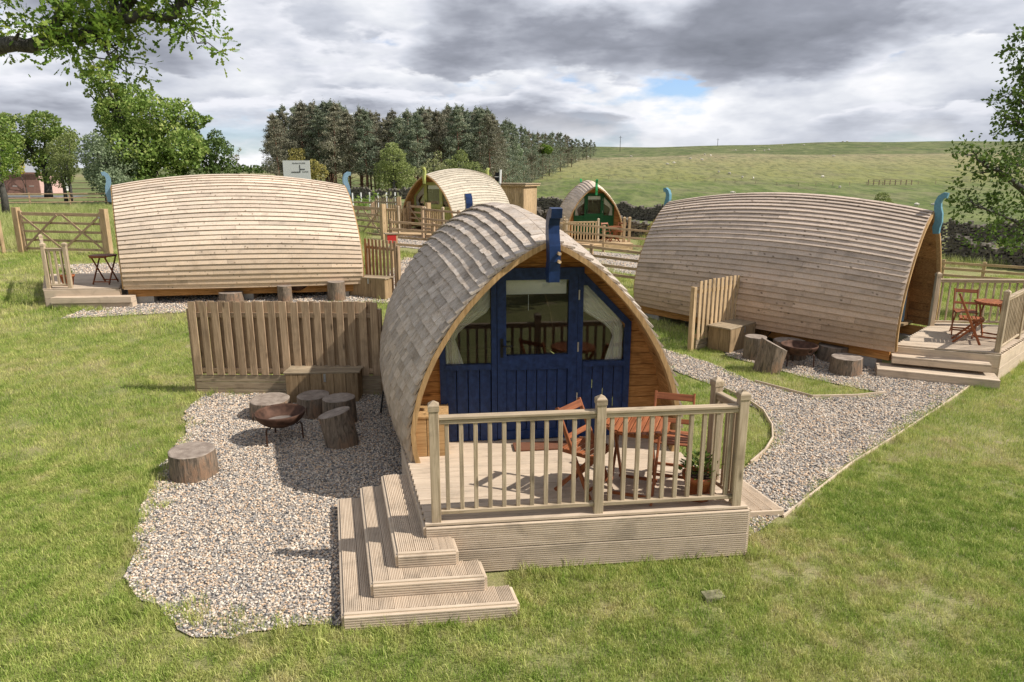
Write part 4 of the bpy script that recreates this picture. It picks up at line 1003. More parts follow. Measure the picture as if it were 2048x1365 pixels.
def gate(label, p0, p1, h, bars, mat='fence', posts=True, brace=2):
    a, b = g3(*p0), g3(*p1); T = empty('field_gate', a, 0, label, 'gate'); d = (b - a).normalized(); L = (b - a).length; UPV[0] = tuple(Vector((d.x, d.y, 0)).normalized())
    if posts:
        post(T, a - d * .15 - Vector((0, 0, .05)), h + .22, .19, 'fencelight', False, 'gate_post'); post(T, b + d * .15 - Vector((0, 0, .05)), h + .22, .19, 'fencelight', False, 'gate_post')
    for q in (a, b): post(T, q + Vector((0, 0, .08)), h - .02, .08, mat, False, 'stile')
    for k in range(bars):
        z = .16 + (h - .2) * (k / (bars - 1)) ; beam(T, 'bar', a + Vector((0, 0, z)), b + Vector((0, 0, z)), .03, .08 if k < bars - 1 else .11, mat)
    nr_ = Vector((d.y, -d.x, 0)) * .035; lo, hi = Vector((0, 0, .16)), Vector((0, 0, h - .06)); m_ = a.lerp(b, .5)
    if brace == 2:
        for s_, e_ in ((a + lo, m_ - d * .1 + hi), (m_ + d * .1 + hi, b + lo), (a + hi, m_ + lo - d * .05), (m_ + lo, b + hi)): beam(T, 'brace', s_ + nr_, e_ + nr_, .02, .075, mat)
    else: beam(T, 'brace', a + hi + nr_, b + lo + nr_, .02, .075, mat)
    mb = MB(); mb.box(b - T.location + Vector((0, 0, h - .12)) - d * .05 + nr_ * 1.5, b - T.location + Vector((0, 0, h - .12)) + d * .22 + nr_ * 1.5, .02, .05); mb.build('latch', 'steel', T)
    return T
gate('wide five-bar timber field gate in the left meadow', (-16.85, 23.75), (-13.85, 23.3), 1.38, 5)
gate('timber field gate behind the right end of the pale pod', (-7.6, 31.5), (-5.45, 28.9), 1.28, 5)
gate('small timber garden gate before the lime green pod', (-4.75, 32.3), (-3.85, 31.2), 1.25, 5, brace=1, posts=True)

rb = empty('post_box', (-3.72, 21.2, .8), R(20), 'small wooden box with a red front on a post behind the paling screen', 'box')
beam(rb, 'stand_post', (-3.72, 21.2, .6), (-3.72, 21.2, 1.45), .09, .09, 'fencelight', up=(1, 0, 0))
mb = MB(); mb.box((-.17, 0, .80), (.17, 0, .80), .30, .28); mb.build('case', 'fencelight', rb)
mb = MB(); mb.box((-.15, -.156, .80), (.12, -.156, .80), .01, .25); mb.build('red_panel', 'red', rb)
mb = MB(); mb.box((-.20, 0, .955), (.20, 0, .955), .36, .025); mb.build('lid', 'fenceold', rb)

# timber edging to the right-hand path
def edging(label, pts, h=.05, mat='deck'):
    T = empty('path_edging', g3(*pts[0]), 0, label, 'edging')
    for a, b in zip(pts, pts[1:]): beam(T, 'edging_board', g3(*a, h / 2 - .02), g3(*b, h / 2 - .02), .022, h + .04, mat)
edging('curved timber edging between the lawn and the gravel path', [(2.97, 7.9), (3.3, 8.3), (3.55, 8.72), (3.72, 9.2), (3.82, 9.83), (3.75, 10.35), (3.55, 10.88)])
edging('straight thin timber edging along the outer side of the gravel path', [(2.86, 6.56), (4.26, 7.95), (5.34, 8.89), (6.74, 10.15), (8.07, 11.38)], .02)
edging('timber edging round the tip of the grass strip', [(4.2, 11.3), (4.85, 10.5), (5.6, 10.55), (6.15, 10.72)], .05)
# half buried slab in lawn
sl = beam(None, 'buried_slab', Vector((1.63, 5.13, .012)), Vector((1.80, 5.16, .012)), .11, .045, 'mossy', base=(0, 0, 0), groove=6); tag(sl, 'small mossy block half sunk in the front lawn', 'block')

# ------------------------------------------------------------------ dry stone walls
def stonewall(label, pts, h, th=.5, sw=.32, sh=.11, seed=1, zf=zg):
    sw, sh = sw * .75, sh * .78
    T = empty('dry_stone_wall', g3(*pts[0]), 0, label, 'stone wall'); mb = MB(); r = random.Random(seed); base = T.location
    for a, b in zip(pts, pts[1:]):
        A_, B_ = Vector(a), Vector(b); L = (B_ - A_).length; d = (B_ - A_) / L; nr_ = Vector((d.y, -d.x)); n = int(L / sw)
        for i in range(n):
            hh = h * (1 + .12 * math.sin(i * .37 + seed) + r.uniform(-.12, .1)); nz = max(2, int(hh / sh))
            for k in range(nz):
                t = (i + .5 + (k % 2) * .5 + r.uniform(-.2, .2)) * sw; q = A_ + d * t; z = float(zf(q.x, q.y)) + (k + .5) * sh; tp_ = th * (1 - .35 * k / nz)
                for s_ in (-1,):
                    c = Vector((q.x, q.y, z)) + Vector((nr_.x, nr_.y, 0)) * r.uniform(-.05, .05) - base
                    L_ = sw * r.uniform(.35, .58); up = Vector((r.uniform(-.15, .15), r.uniform(-.15, .15), 1)); dd = Vector((d.x, d.y, r.uniform(-.12, .12)))
                    if k == nz - 1: L_ *= .6; up = Vector((d.x * r.uniform(-.4, .4), d.y * .2, 1))
                    mb.box(c - dd * L_, c + dd * L_, tp_ * r.uniform(.85, 1.1), sh * r.uniform(.75, 1.25) * (1.5 if k == nz - 1 else 1), up)
    tag(mb.build('wall_stone', 'stone', T), kind='stuff'); return T
stonewall('nearer dark dry stone wall beyond the green pod, running right', [(-.5, 47), (1.2, 45.5), (3.0, 40.6), (6.4, 38.2), (9, 36.2), (14, 32.2), (18.1, 28.6), (19.6, 25.6), (23, 23)], .95, seed=2)
stonewall('farther dry stone wall at the foot of the hill pasture', [(0, 62), (6.5, 58), (12, 50), (18, 43), (23.6, 37.4), (26, 33.6), (30, 29)], 1.1, seed=3, sw=.38)
stonewall('distant stone wall at the foot of the pine wood', [(-28, 84), (-16, 80), (-6, 76), (1, 70)], 1.2, seed=4, sw=.55, sh=.2)

# stock fence and hurdle on the hill
def wirefence(label, pts, spacing, h=1.2):
    T = empty('wire_fence', (pts[0][0], pts[0][1], zfar(*pts[0])), 0, label, 'fence'); me = boxmesh(h, .12, .12, 'fenceold')
    for a, b in zip(pts, pts[1:]):
        n = max(1, int(math.hypot(b[0] - a[0], b[1] - a[1]) / spacing)); prev = None
        for i in range(n + 1):
            x = a[0] + (b[0] - a[0]) * i / n; y = a[1] + (b[1] - a[1]) * i / n; z = zfar(x, y); c = Vector((x, y, z)) - T.location
            o = ob('post', me, T, c + Vector((0, 0, h / 2 - .1)), (0, R(90), 0)); 
            if prev is not None:
                for k in (.5, 1.0): beam(T, 'wire', prev + Vector((0, 0, k)), c + Vector((0, 0, k)), .03, .03, 'fenceold', base=(0, 0, 0))
            prev = c
wirefence('wire stock fence crossing the hill pasture halfway up', [(2, 232), (22, 250), (60, 255), (95, 232), (126, 238), (190, 245)], 6)
hd = empty('sheep_hurdle', (127, 238, zfar(127, 238)), 0, 'dark slatted sheep pen beside the hillside ditch', 'sheep pen')
for i in range(9): beam(hd, 'hurdle_bar', (120 + i * 2, 236 + i * .3, zfar(120 + i * 2, 236) - .1), (120 + i * 2, 236 + i * .3, zfar(120 + i * 2, 236) + 1.9), .25, .25, 'fenceold', up=(1, 0, 0))
for k in (.6, 1.2, 1.8): beam(hd, 'hurdle_rail', (120, 236, zfar(120, 236) + k), (136, 238.4, zfar(136, 238) + k), .12, .12, 'fenceold')
for x, y, h in ((60.4, 396, 8.5), (127.5, 440, 4.5)):
    o = MB(); o.tube([(0, 0, 0), (0, 0, h)], [.16, .12], 6); o.box((-.9, 0, h - .8), (.9, 0, h - .8), .12, .12)
    tag(o.build('utility_pole', 'treebark', None, loc=(x, y, zfar(x, y))), 'thin wooden utility pole on the skyline, ' + ('the taller one near the end of the wood' if h > 5 else 'the shorter one further right'), 'pole')

# ------------------------------------------------------------------ sheep
def make_sheep():
    T = empty('sheep', (0, 0, 0), 0, 'tiny white sheep grazing far off on the green hillside', 'sheep', 'sheep scattered over the hill pasture')
    v = []; f = []; nx_, nk = 9, 10
    for i in range(nx_):
        t = i / (nx_ - 1); x = -.5 + t; r_ = .30 * math.sin(math.pi * min(max(t, .04), .96)) ** .45
        for k in range(nk): a = 2 * math.pi * k / nk; v.append((x, r_ * .85 * math.cos(a), .58 + r_ * math.sin(a) + .02 * math.sin(k * 3 + i)))
    for i in range(nx_ - 1):
        for k in range(nk): f.append((i * nk + k, i * nk + (k + 1) % nk, (i + 1) * nk + (k + 1) % nk, (i + 1) * nk + k))
    f += [tuple(range(nk)), tuple(range((nx_ - 1) * nk + nk - 1, (nx_ - 1) * nk - 1, -1))]
    # legs, neck and head continue the same body mesh
    mb = MB(); mb.add(v, f)
    for x in (-.33, .33):
        for y in (-.13, .13): mb.tube([(x, y, .45), (x + .02, y, .24), (x, y, 0)], [.065, .04, .035], 6)
    mb.tube([(.42, 0, .66), (.60, 0, .60), (.70, 0, .42), (.74, 0, .26)], [.16, .12, .09, .05], 8); mb.box((.58, -.14, .55), (.58, .14, .55), .06, .03)
    mb.build('body', 'wool', T, True); return T
SH = [(13, 345), (16, 340), (23, 333), (30, 328), (37, 345), (94, 345), (95, 338), (130, 380), (134, 376), (139, 383), (160, 420), (82, 325), (86, 320), (80, 272), (84, 256), (87, 253), (116, 262), (105, 224), (92, 199), (65, 206), (107, 184), (111, 183), (83, 268), (120, 380), (175, 425), (66, 300), (70, 305), (58, 345), (205, 440), (208, 441), (150, 330), (185, 210)]
s0_ = make_sheep()
for i, (x, y) in enumerate(SH):
    o = s0_ if i == 0 else copy_tree(s0_)
    o.location = (x, y, zfar(x, y) - .02); o.rotation_euler = (0, 0, rnd.uniform(0, 6.28)); q = 1.15; o.scale = (q, q, q)

# ------------------------------------------------------------------ shed, lamp, sign, cottage
def boxshed(label, c, rz, w, d, h, roofh, wallmat, roofmat, name='shed'):
    T = empty(name, c, rz, label, 'shed'); n = int(w / .14)
    for y, s in ((-d / 2, 1), (d / 2, 1)):
        for i in range(n): x = -w / 2 + w * (i + .5) / n; beam(T, 'wall_board', (x, y, 0), (x, y, h), .03, w / n - .01, wallmat, up=(1, 0, 0), base=(0, 0, 0))
    n = int(d / .14)
    for x in (-w / 2, w / 2):
        for i in range(n): y = -d / 2 + d * (i + .5) / n; beam(T, 'wall_board', (x, y, 0), (x, y, h), .03, d / n - .01, wallmat, up=(0, 1, 0), base=(0, 0, 0))
    mb = MB(); mb.box((-w / 2 - .15, 0, h + .05), (w / 2 + .15, 0, h + .05), d + .3, .1); mb.build('fascia', 'fencelight', T); mb = MB(); mb.box((-w / 2 - .2, 0, h + .14), (w / 2 + .2, 0, h + .14), d + .4, .06); mb.build('roof', roofmat, T); return T
boxshed('tall narrow timber shed with a flat roof right of the lime green pod', g3(.15, 41.5), R(-22), 2.0, 2.2, 2.25, .2, 'fencelight', 'fenceold')
lp = empty('lamp_mast', g3(-.68, 39.6), 0, 'pale mast with a dark panel light behind the timber shed', 'lamp mast')
mb = MB(); mb.tube([(0, 0, 0), (0, 0, 3.0)], [.05, .035], 8); mb.build('mast', 'steel', lp); mb = MB(); mb.box((-.28, 0, 2.75), (-.02, 0, 2.75), .06, .5); mb.build('panel', 'black', lp); mb = MB(); mb.tube([(0, 0, 2.4), (.03, 0, 3.15)], [.07, .07], 8); mb.build('lamp_head', 'white', lp)
mb = MB(); mb.box((-.30, -.035, 2.76), (0, -.035, 2.76), .01, .03); mb.build('bracket', 'white', lp)

sg = empty('road_sign', g3(-17.75, 58), R(-2), 'large white road direction sign rising behind the pale pod roof', 'sign')
zt = 4.68 - sg.location.z; zbm = 2.75 - sg.location.z
mb = MB(); mb.box((-1.12, 0, (zt + zbm) / 2), (1.12, 0, (zt + zbm) / 2), .04, zt - zbm); mb.build('sign_plate', 'white', sg)
for x in (-.8, .8): mb = MB(); mb.tube([(x, .06, 0), (x, .06, zt - .1)], [.05, .05], 8); mb.build('sign_post', 'steel', sg)
mb = MB(); yy_ = -.026
mb.box((.28, yy_, zt - .95), (.28, yy_, zt - .36), .01, .06, (1, 0, 0)); mb.box((.31, yy_, zt - .70), (.70, yy_, zt - .70), .01, .07); mb.box((-.45, yy_, zt - .93), (.31, yy_, zt - .93), .01, .07); mb.build('route_symbol', 'blacktext', sg)
for txt, x, z, sz in (('Hexham B 6305', .22, zt - .27, .17), ('Carlisle', .72, zt - .95, .17)):
    cu = bpy.data.curves.new('lettering', 'FONT'); cu.body = txt; cu.size = sz; cu.align_x = 'CENTER'; cu.extrude = .002; cu.materials.append(M['blacktext'])
    to = bpy.data.objects.new('lettering_tmp', cu); col.objects.link(to); dg = bpy.context.evaluated_depsgraph_get(); me = bpy.data.meshes.new_from_object(to.evaluated_get(dg)); bpy.data.objects.remove(to)
    o = ob('lettering', me, sg, (x, yy_, z), (R(90), 0, 0))

ct = empty('garage', g3(-71.5, 103.5), R(8), 'brown double-doored garage with pale pink side wall at the far left', 'garage')
W_, D_, H_ = 6.6, 7., 3.0
mb = MB(); mb.box((-W_ / 2, 0, H_ / 2), (W_ / 2, 0, H_ / 2), D_, H_); mb.build('walls', 'pinkside', ct)
for i in range(3):
    x = -W_ / 2 + W_ * (i + .5) / 3; mb = MB(); mb.box((x - W_ / 6 + .06, -D_ / 2 - .04, 1.4), (x + W_ / 6 - .06, -D_ / 2 - .04, 1.4), .06, 2.8); o = mb.build('door_panel', 'pinkwall', ct)
    mb = MB(); mb.box((x - .3, -D_ / 2 - .09, 1.3), (x + .3, -D_ / 2 - .09, 1.3), .04, .06); mb.build('handle', 'white', o)
mb = MB(); mb.box((-W_ / 2 - .2, -.1, H_ + .1), (W_ / 2 + .3, -.1, H_ + .1), D_ + .5, .22); mb.build('roof', 'pinkwall', ct)
hs_ = empty('cottage', g3(-84, 122), R(10), 'white-walled cottage with grey slate roof behind the garage', 'house')
mb = MB(); mb.box((-5, 0, 1.6), (5, 0, 1.6), 6, 3.2); mb.build('walls', 'white', hs_)
mb = MB(); mb.add([(-5.3, -3.4, 3.1), (5.3, -3.4, 3.1), (5.3, 3.4, 3.1), (-5.3, 3.4, 3.1), (-5.3, 0, 6.3), (5.3, 0, 6.3)], [(0, 1, 5, 4), (2, 3, 4, 5), (0, 4, 3), (1, 2, 5), (0, 3, 2, 1)]); rf = mb.build('roof', 'slate', hs_)
mb = MB(); mb.box((-4.6, 0, 6.3), (-3.8, 0, 6.3), .7, 1.6); mb.build('chimney', 'concrete', rf)
rp, _ = poly_sheet('road', [(-110, 84), (-56, 78), (-52, 81), (-58, 96), (-110, 100)], 'road', .03, 4, 0); tag(rp, kind='structure')

# ------------------------------------------------------------------ trees
def leafmesh(name, pts, size, mat, seed=0, shape='quad', up=.0):
    r = np.random.default_rng(seed); n = len(pts); pts = np.asarray(pts)
    a = r.normal(size=(n, 3)); a /= np.linalg.norm(a, axis=1)[:, None]; b = r.normal(size=(n, 3)); b[:, 2] += up
    b -= (b * a).sum(1)[:, None] * a; b /= np.linalg.norm(b, axis=1)[:, None]; s = size * r.uniform(.55, 1.3, (n, 1))
    if shape == 'quad':
        loc = [(-.5, 0), (0, -.32), (.5, 0), (0, .32)]
    else:   # lobed leaf
        loc = [(-.5, 0), (-.25, -.16), (-.12, -.08), (.05, -.3), (.14, -.1), (.32, -.2), (.5, 0), (.32, .2), (.14, .1), (.05, .3), (-.12, .08), (-.25, .16)]
    m = len(loc); V = np.zeros((n, m, 3))
    c = np.cross(a, b)
    for i, (x, y) in enumerate(loc): V[:, i] = pts + a * s * x + b * s * y + c * s * (.12 * (abs(y) * 2))
    me = bpy.data.meshes.new(name); me.vertices.add(n * m); me.vertices.foreach_set('co', V.reshape(-1).astype(np.float32))
    me.loops.add(n * m); me.loops.foreach_set('vertex_index', np.arange(n * m, dtype=np.int32)); me.polygons.add(n); me.polygons.foreach_set('loop_start', np.arange(0, n * m, m, dtype=np.int32))
    try: me.polygons.foreach_set('loop_total', np.full(n, m, np.int32))
    except Exception: pass
    me.materials.append(M[mat]); me.update(calc_edges=True)
    at = me.attributes.new('tint', 'FLOAT', 'POINT'); at.data.foreach_set('value', np.repeat(r.random(n), m).astype(np.float32)); return me
def blobpts(blobs, dens, r, shell=.62, clump=.0):
    out = []
    for (x, y, z, rad, *e) in blobs:
        ez = e[0] if e else .85; n = int(dens * rad * rad); d = r.normal(size=(n, 3)); d /= np.linalg.norm(d, axis=1)[:, None]
        rr = rad * (shell + (1 - shell) * r.random(n) ** .6)[:, None]; q = d * rr; 
        q[:, 2] *= ez; ph = r.uniform(0, 6.28, 3)
        k = np.sin(d[:, 0] * 5 + ph[0]) * np.sin(d[:, 1] * 5 + ph[1]) + np.sin(d[:, 2] * 6 + ph[2]) * .6; q = q * (1 + .14 * k)[:, None]
        q = q[(k + r.normal(0, .5, n)) > -.75]
        out.append(q + np.array([x, y, z]))
    return np.concatenate(out)
def tree(label, cat, x, y, blobs, leaf, mat, dens, trunk_h, trunk_r, seed=0, group=None, z=None, name='broadleaf_tree', branches=True, multi=1):
    z = float(zg(x, y)) if z is None else z; T = empty(name, (x, y, z), 0, label, cat, group); r = np.random.default_rng(seed); rr = random.Random(seed)
    ob('crown', leafmesh('crown', blobpts(blobs, dens, r), leaf, mat, seed), T)
    mb = MB()
    for m_ in range(multi):
        ox = (m_ - (multi - 1) / 2) * trunk_r * 3; mb.tube([(ox, 0, -.2), (ox * 1.2 + trunk_r * .4, 0, trunk_h * .5), (ox * 1.5, 0, trunk_h), (ox * 1.6, 0, trunk_h * 1.5)], [trunk_r * 1.25, trunk_r, trunk_r * .8, trunk_r * .5], 8)
    if branches:
        for (bx, by, bz, br, *e) in blobs:
            p0 = Vector((0, 0, trunk_h * rr.uniform(.7, 1.3))); p1 = Vector((bx, by, bz)); mid = p0.lerp(p1, .5) + Vector((rr.uniform(-.4, .4), rr.uniform(-.4, .4), .3)); mb.tube([p0, mid, p1], [trunk_r * .45, trunk_r * .28, trunk_r * .1], 5)
    mb.build('trunk', 'treebark', T, True); return T
def rb_blobs(n, rx, ry, z0, z1, rad, seed, ez=.85):
    r = random.Random(seed); out = []
    for i in range(n):
        a = r.uniform(0, 6.28); q = math.sqrt(r.random()); z = r.uniform(z0, z1); t = (z - z0) / (z1 - z0 + 1e-6); k = math.sqrt(max(.12, 1 - (2 * t - .85) ** 2 * .75)); out.append((math.cos(a) * q * rx * k, math.sin(a) * q * ry * k, z, rad * r.uniform(.65, 1.15), ez))
    return out
# left group (about 60-100 m away)
D = 62
def PX(px, D): return (px - 1024) / 1365 * (.972 * D + .4)
def PZ(row, D):  # height above ground for a screen row, used only to size the trees
    return 3.5 + D * math.tan(-R(13.65) + math.atan((682.5 - row) / 1365))
def shaped(label, px, D, spec, leaf, mat, dens, th=2.5, tr=.35, seed=0, group=None, multi=1):
    x = PX(px, D); z = float(zg(x, D)); bl = []
    r = random.Random(seed)
    for bx, brow, brad in spec: bl.append((PX(bx, D) - x, r.uniform(-1, 1) * 1.6, PZ(brow, D) - z, brad / 1405 * D, .9))
    return tree(label, 'tree', x, D, bl, leaf, mat, dens, th, tr, seed, group, z, multi=multi)
shaped('big windblown ash tree with a ragged leaning top, tallest on the left', 305, 66, [(300, 300, 60), (250, 285, 50), (360, 290, 55), (280, 235, 52), (330, 230, 48), (235, 225, 34), (370, 225, 30), (245, 190, 30), (285, 195, 30), (225, 160, 18), (255, 165, 20), (212, 140, 13), (240, 135, 15), (232, 115, 12), (400, 240, 18), (330, 350, 50), (250, 345, 45), (395, 300, 40), (205, 230, 16), (195, 185, 9), (420, 236, 8)], 0.312, 'leaf_ash', 510, 3.5, .5, 21)
shaped('rounded ash tree with light top at the far left, behind the garage', 95, 84, [(95, 300, 45), (65, 265, 35), (125, 255, 30), (90, 245, 28), (150, 280, 30), (50, 240, 14), (40, 300, 30), (120, 330, 40)], 0.335, 'leaf_ash', 360, 3, .4, 22)
shaped('tall tree cut by the left edge of the view behind the meadow', -10, 78, [(-10, 290, 50), (5, 250, 25), (25, 285, 22), (-20, 330, 50), (15, 330, 30)], 0.312, 'leaf_ash', 382, 3, .4, 23)
shaped('slim pale willow-like tree before the garage wall', 135, 70, [(130, 300, 28), (115, 335, 25), (150, 330, 26), (135, 275, 16), (140, 355, 22), (110, 300, 14)], 0.193, 'leaf_willow', 637, 2.5, .16, 24, multi=2)
shaped('dense silvery green tree between the willow and the big ash', 215, 62, [(210, 310, 34), (190, 335, 34), (240, 335, 34), (215, 285, 20), (180, 300, 16), (215, 360, 36), (250, 365, 30), (255, 300, 14)], 0.223, 'leaf_silver', 721, 2.5, .25, 25)
shaped('dark rounded tree at the right end of the left-hand group', 430, 68, [(430, 310, 38), (405, 290, 26), (450, 300, 24), (440, 275, 16), (415, 335, 36), (455, 340, 26)], 0.238, 'leaf_dark', 637, 2.5, .3, 26)
shaped('narrow dark reddish shrub tree at the edge of the left-hand group', 473, 70, [(474, 315, 8), (472, 335, 10), (475, 298, 5)], 0.163, 'needle2', 737, 2.0, .1, 27)
shaped('low mixed hedge tree under the big ash', 330, 58, [(310, 375, 26), (360, 370, 26), (410, 372, 24), (455, 368, 22), (280, 380, 22)], 0.193, 'leaf_dark', 637, 1.2, .12, 28)
shaped('bright green bushy tree at the left edge over the garage', 8, 46, [(0, 330, 24), (15, 350, 18), (-10, 300, 30), (5, 310, 18)], 0.163, 'leaf_bright', 934, 2.5, .2, 29)
shaped('golden yellow bush against the cottage roof', 52, 100, [(48, 325, 7), (54, 333, 8), (60, 341, 8)], 0.223, 'leaf_gold', 737, 1, .08, 30)
# before the wood
shaped('yellow-green sapling left of the white road sign top', 607, 92, [(605, 310, 16), (600, 328, 16), (612, 340, 14)], 0.238, 'leaf_yellow', 368, 1.5, .15, 31)
shaped('yellow-green bush right of the white road sign', 640, 90, [(635, 335, 18), (648, 345, 16), (625, 350, 14)], 0.223, 'leaf_yellow', 396, 1.2, .15, 32)
shaped('broad olive tree standing in front of the pines', 788, 84, [(788, 320, 28), (775, 345, 26), (805, 345, 26), (790, 298, 14), (770, 365, 22), (810, 368, 24)], 0.238, 'leaf_willow', 552, 1.6, .2, 33)
shaped('elder bush with pale flower heads behind the lime pod ridge', 868, 66, [(868, 330, 15), (850, 342, 14), (885, 340, 16), (835, 345, 9), (875, 308, 9), (862, 355, 14)], 0.193, 'leaf_elder', 567, 1.2, .12, 34)
shaped('brownish round bush right of the flowering elder', 920, 68, [(920, 330, 22), (945, 340, 20), (900, 335, 18), (965, 355, 18), (925, 312, 12), (985, 372, 14)], 0.193, 'leaf_willow', 721, 1.2, .12, 35)
shaped('light green bush at the right foot of the pines', 1025, 190, [(1025, 295, 14), (1035, 305, 12)], 0.446, 'leaf_silver', 255, 1.2, .12, 36)
shaped('round bright bush at the tail of the wood', 1085, 250, [(1085, 297, 11), (1096, 300, 9), (1072, 300, 9)], 0.521, 'leaf_bright', 255, 1.2, .12, 37)
shaped('lone small thorn tree in the pasture above the right-hand pod', 1770, 150, [(1770, 398, 14), (1760, 408, 13), (1782, 408, 12), (1770, 415, 14)], 0.335, 'leaf_willow', 382, 1.2, .12, 38)
shaped('yellow green bush by the wall right of the far green pod', 1298, 33, [(1298, 458, 12), (1308, 448, 10), (1290, 468, 9), (1305, 462, 10)], 0.097, 'leaf_yellow', 1417, .4, .04, 39)
for i, (px, row, rad, D_, lab) in enumerate(((742, 405, 16, 48, 'leafy young shrub left of the lime pod'), (768, 398, 13, 52, 'pale young shrub against the wood foot'), (715, 412, 16, 44, 'green shrub tight to the right end of the pale pod'), (795, 400, 10, 50, 'small shrub beside the tall orange post'))):
    shaped(lab, px, D_, [(px, row, rad), (px + 8, row - 10, rad * .6), (px - 9, row + 5, rad * .7), (px + 3, row - 20, rad * .35)], .18, 'leaf_elder' if i % 2 else 'leaf_bright', 300, .5, .05, 60 + i)
for i in range(6):
    px = 705 + i * 17; D_ = 55 + (i % 3); x = PX(px, D_); o = MB(); o.tube([(0, 0, 0), (0, 0, 1.25)], [.06, .06], 8); tag(o.build('tree_guard', 'white', None, loc=(x, D_, float(zg(x, D_)))), 'white tube tree guard standing in rough grass before the wood', 'tree guard', 'tree guards before the wood')

# pine wood
def pine_proto(i):
    r = np.random.default_rng(100 + i); H = 15.5; pts = []; low = 3.6 if i < 7 else 1.2
    n = 84; lean = r.uniform(-.6, .6, 2)
    for k in range(n):
        t = k / n; z = low + (H - .6 - low) * t; rad = 2.9 * (1 - t) ** .62 * (.6 + .4 * math.sin(min(1, t * 2.2 + .25) * 1.57)) + .18
        a = r.uniform(0, 6.28); L = rad * r.uniform(.45, 1.12); ax = lean * t * t
        c = np.array([math.cos(a) * L + ax[0], math.sin(a) * L + ax[1], z + .22 * L + r.uniform(-.25, .25)]); m = int(78 * (1 if t > .3 else .55))
        q = r.normal(size=(m, 3)) * np.array([.50, .50, .24]) * (.42 + .6 * (1 - t)); q[:, 2] += .25 * np.abs(q[:, 0]); pts.append(q + c)
        m2 = 14; s = r.random((m2, 1)); pts.append(np.array([ax[0], ax[1], z - .3]) * (1 - s) + c * s + r.normal(size=(m2, 3)) * .12)
    pts.append(r.normal(size=(70, 3)) * np.array([.16, .16, .35]) + np.array([lean[0], lean[1], H - .5]))
    me = leafmesh('crown', np.concatenate(pts), .27, 'needle' if i % 3 else 'needle2', i, up=.9)
    mb = MB(); mb.tube([(0, 0, -.5), (.1, 0, 5), (lean[0] * .4, lean[1] * .4, 10), (lean[0], lean[1], H - .6)], [.20, .16, .11, .03], 6); rr = random.Random(i)
    for k in range(34):
        z = rr.uniform(1.2, 12); a = rr.uniform(0, 6.28); L = rr.uniform(.8, 2.4); mb.tube([(0, 0, z), (math.cos(a) * L * .6, math.sin(a) * L * .6, z + rr.uniform(-.3, .5)), (math.cos(a + .3) * L, math.sin(a + .3) * L, z + rr.uniform(-.6, .6))], [.05, .03, .01], 4, False)
    tm = mk('trunk', mb.v, mb.f, 'pinebark', True); return me, tm
PP = [pine_proto(i) for i in range(11)]
pn = 0
def pine(x, y, s, sz=1., low=False):
    global pn
    z = float(zg(x, y)); c, t = PP[rnd.randrange(7, 11) if low else rnd.randrange(7)]
    T = empty('pine_tree', (x, y, z - .1), rnd.uniform(0, 6.28), 'tall dark pine in the dense wood behind the pods', 'pine tree', 'pines of the wood')
    T.scale = (s * 1.0, s * 1.0, s * sz); ob('crown', c, T); ob('trunk', t, T); pn += 1
for D_, n, top_l, top_r in ((112, 13, 0, 0), (117, 13, 0, 0), (123, 14, 0, 0), (130, 14, 0, 0), (138, 14, 0, 0), (147, 14, 0, 0)):
    x0, x1 = PX(552, D_), PX(1005, D_)
    for i in range(n):
        t = (i + rnd.uniform(.15, .85)) / n; px = 552 + (1005 - 552) * t
        row = float(np.interp(px, [540, 575, 620, 700, 760, 800, 850, 905, 980, 1010], [262, 208, 198, 205, 222, 222, 214, 208, 216, 255])); x = PX(px, D_); g_ = float(zg(x, D_)); H = PZ(row + rnd.uniform(-4, 16), D_) - g_
        pine(x, D_ + rnd.uniform(-2, 2), max(.55, min(1.15, H / 15.5)), (H / 15.5) / max(.55, min(1.15, H / 15.5)))
for i in range(26):
    t = (i + .5) / 26; px = 1000 + 190 * t; D_ = 170 + 190 * t + rnd.uniform(-10, 10); row = float(np.interp(px, [1000, 1040, 1060, 1120, 1150, 1190], [236, 250, 264, 264, 276, 284])) + rnd.uniform(-3, 6); x = PX(px, D_); H = PZ(row, D_) - float(zg(x, D_)); s = max(.4, H / 15.5); pine(x, D_, min(s * 1.2, 1.0), s / min(s * 1.2, 1.0), True)
# trees on far left skyline gap
for i, px in enumerate((490, 512, 535)):
    shaped(('low scrub bush on the skyline gap, ' + ('left', 'middle', 'right')[i] + ' one'), px, 190, [(px, 338, 9), (px + 10, 340, 8)], .8, 'leaf_dark', 50, .6, .1, 80 + i)

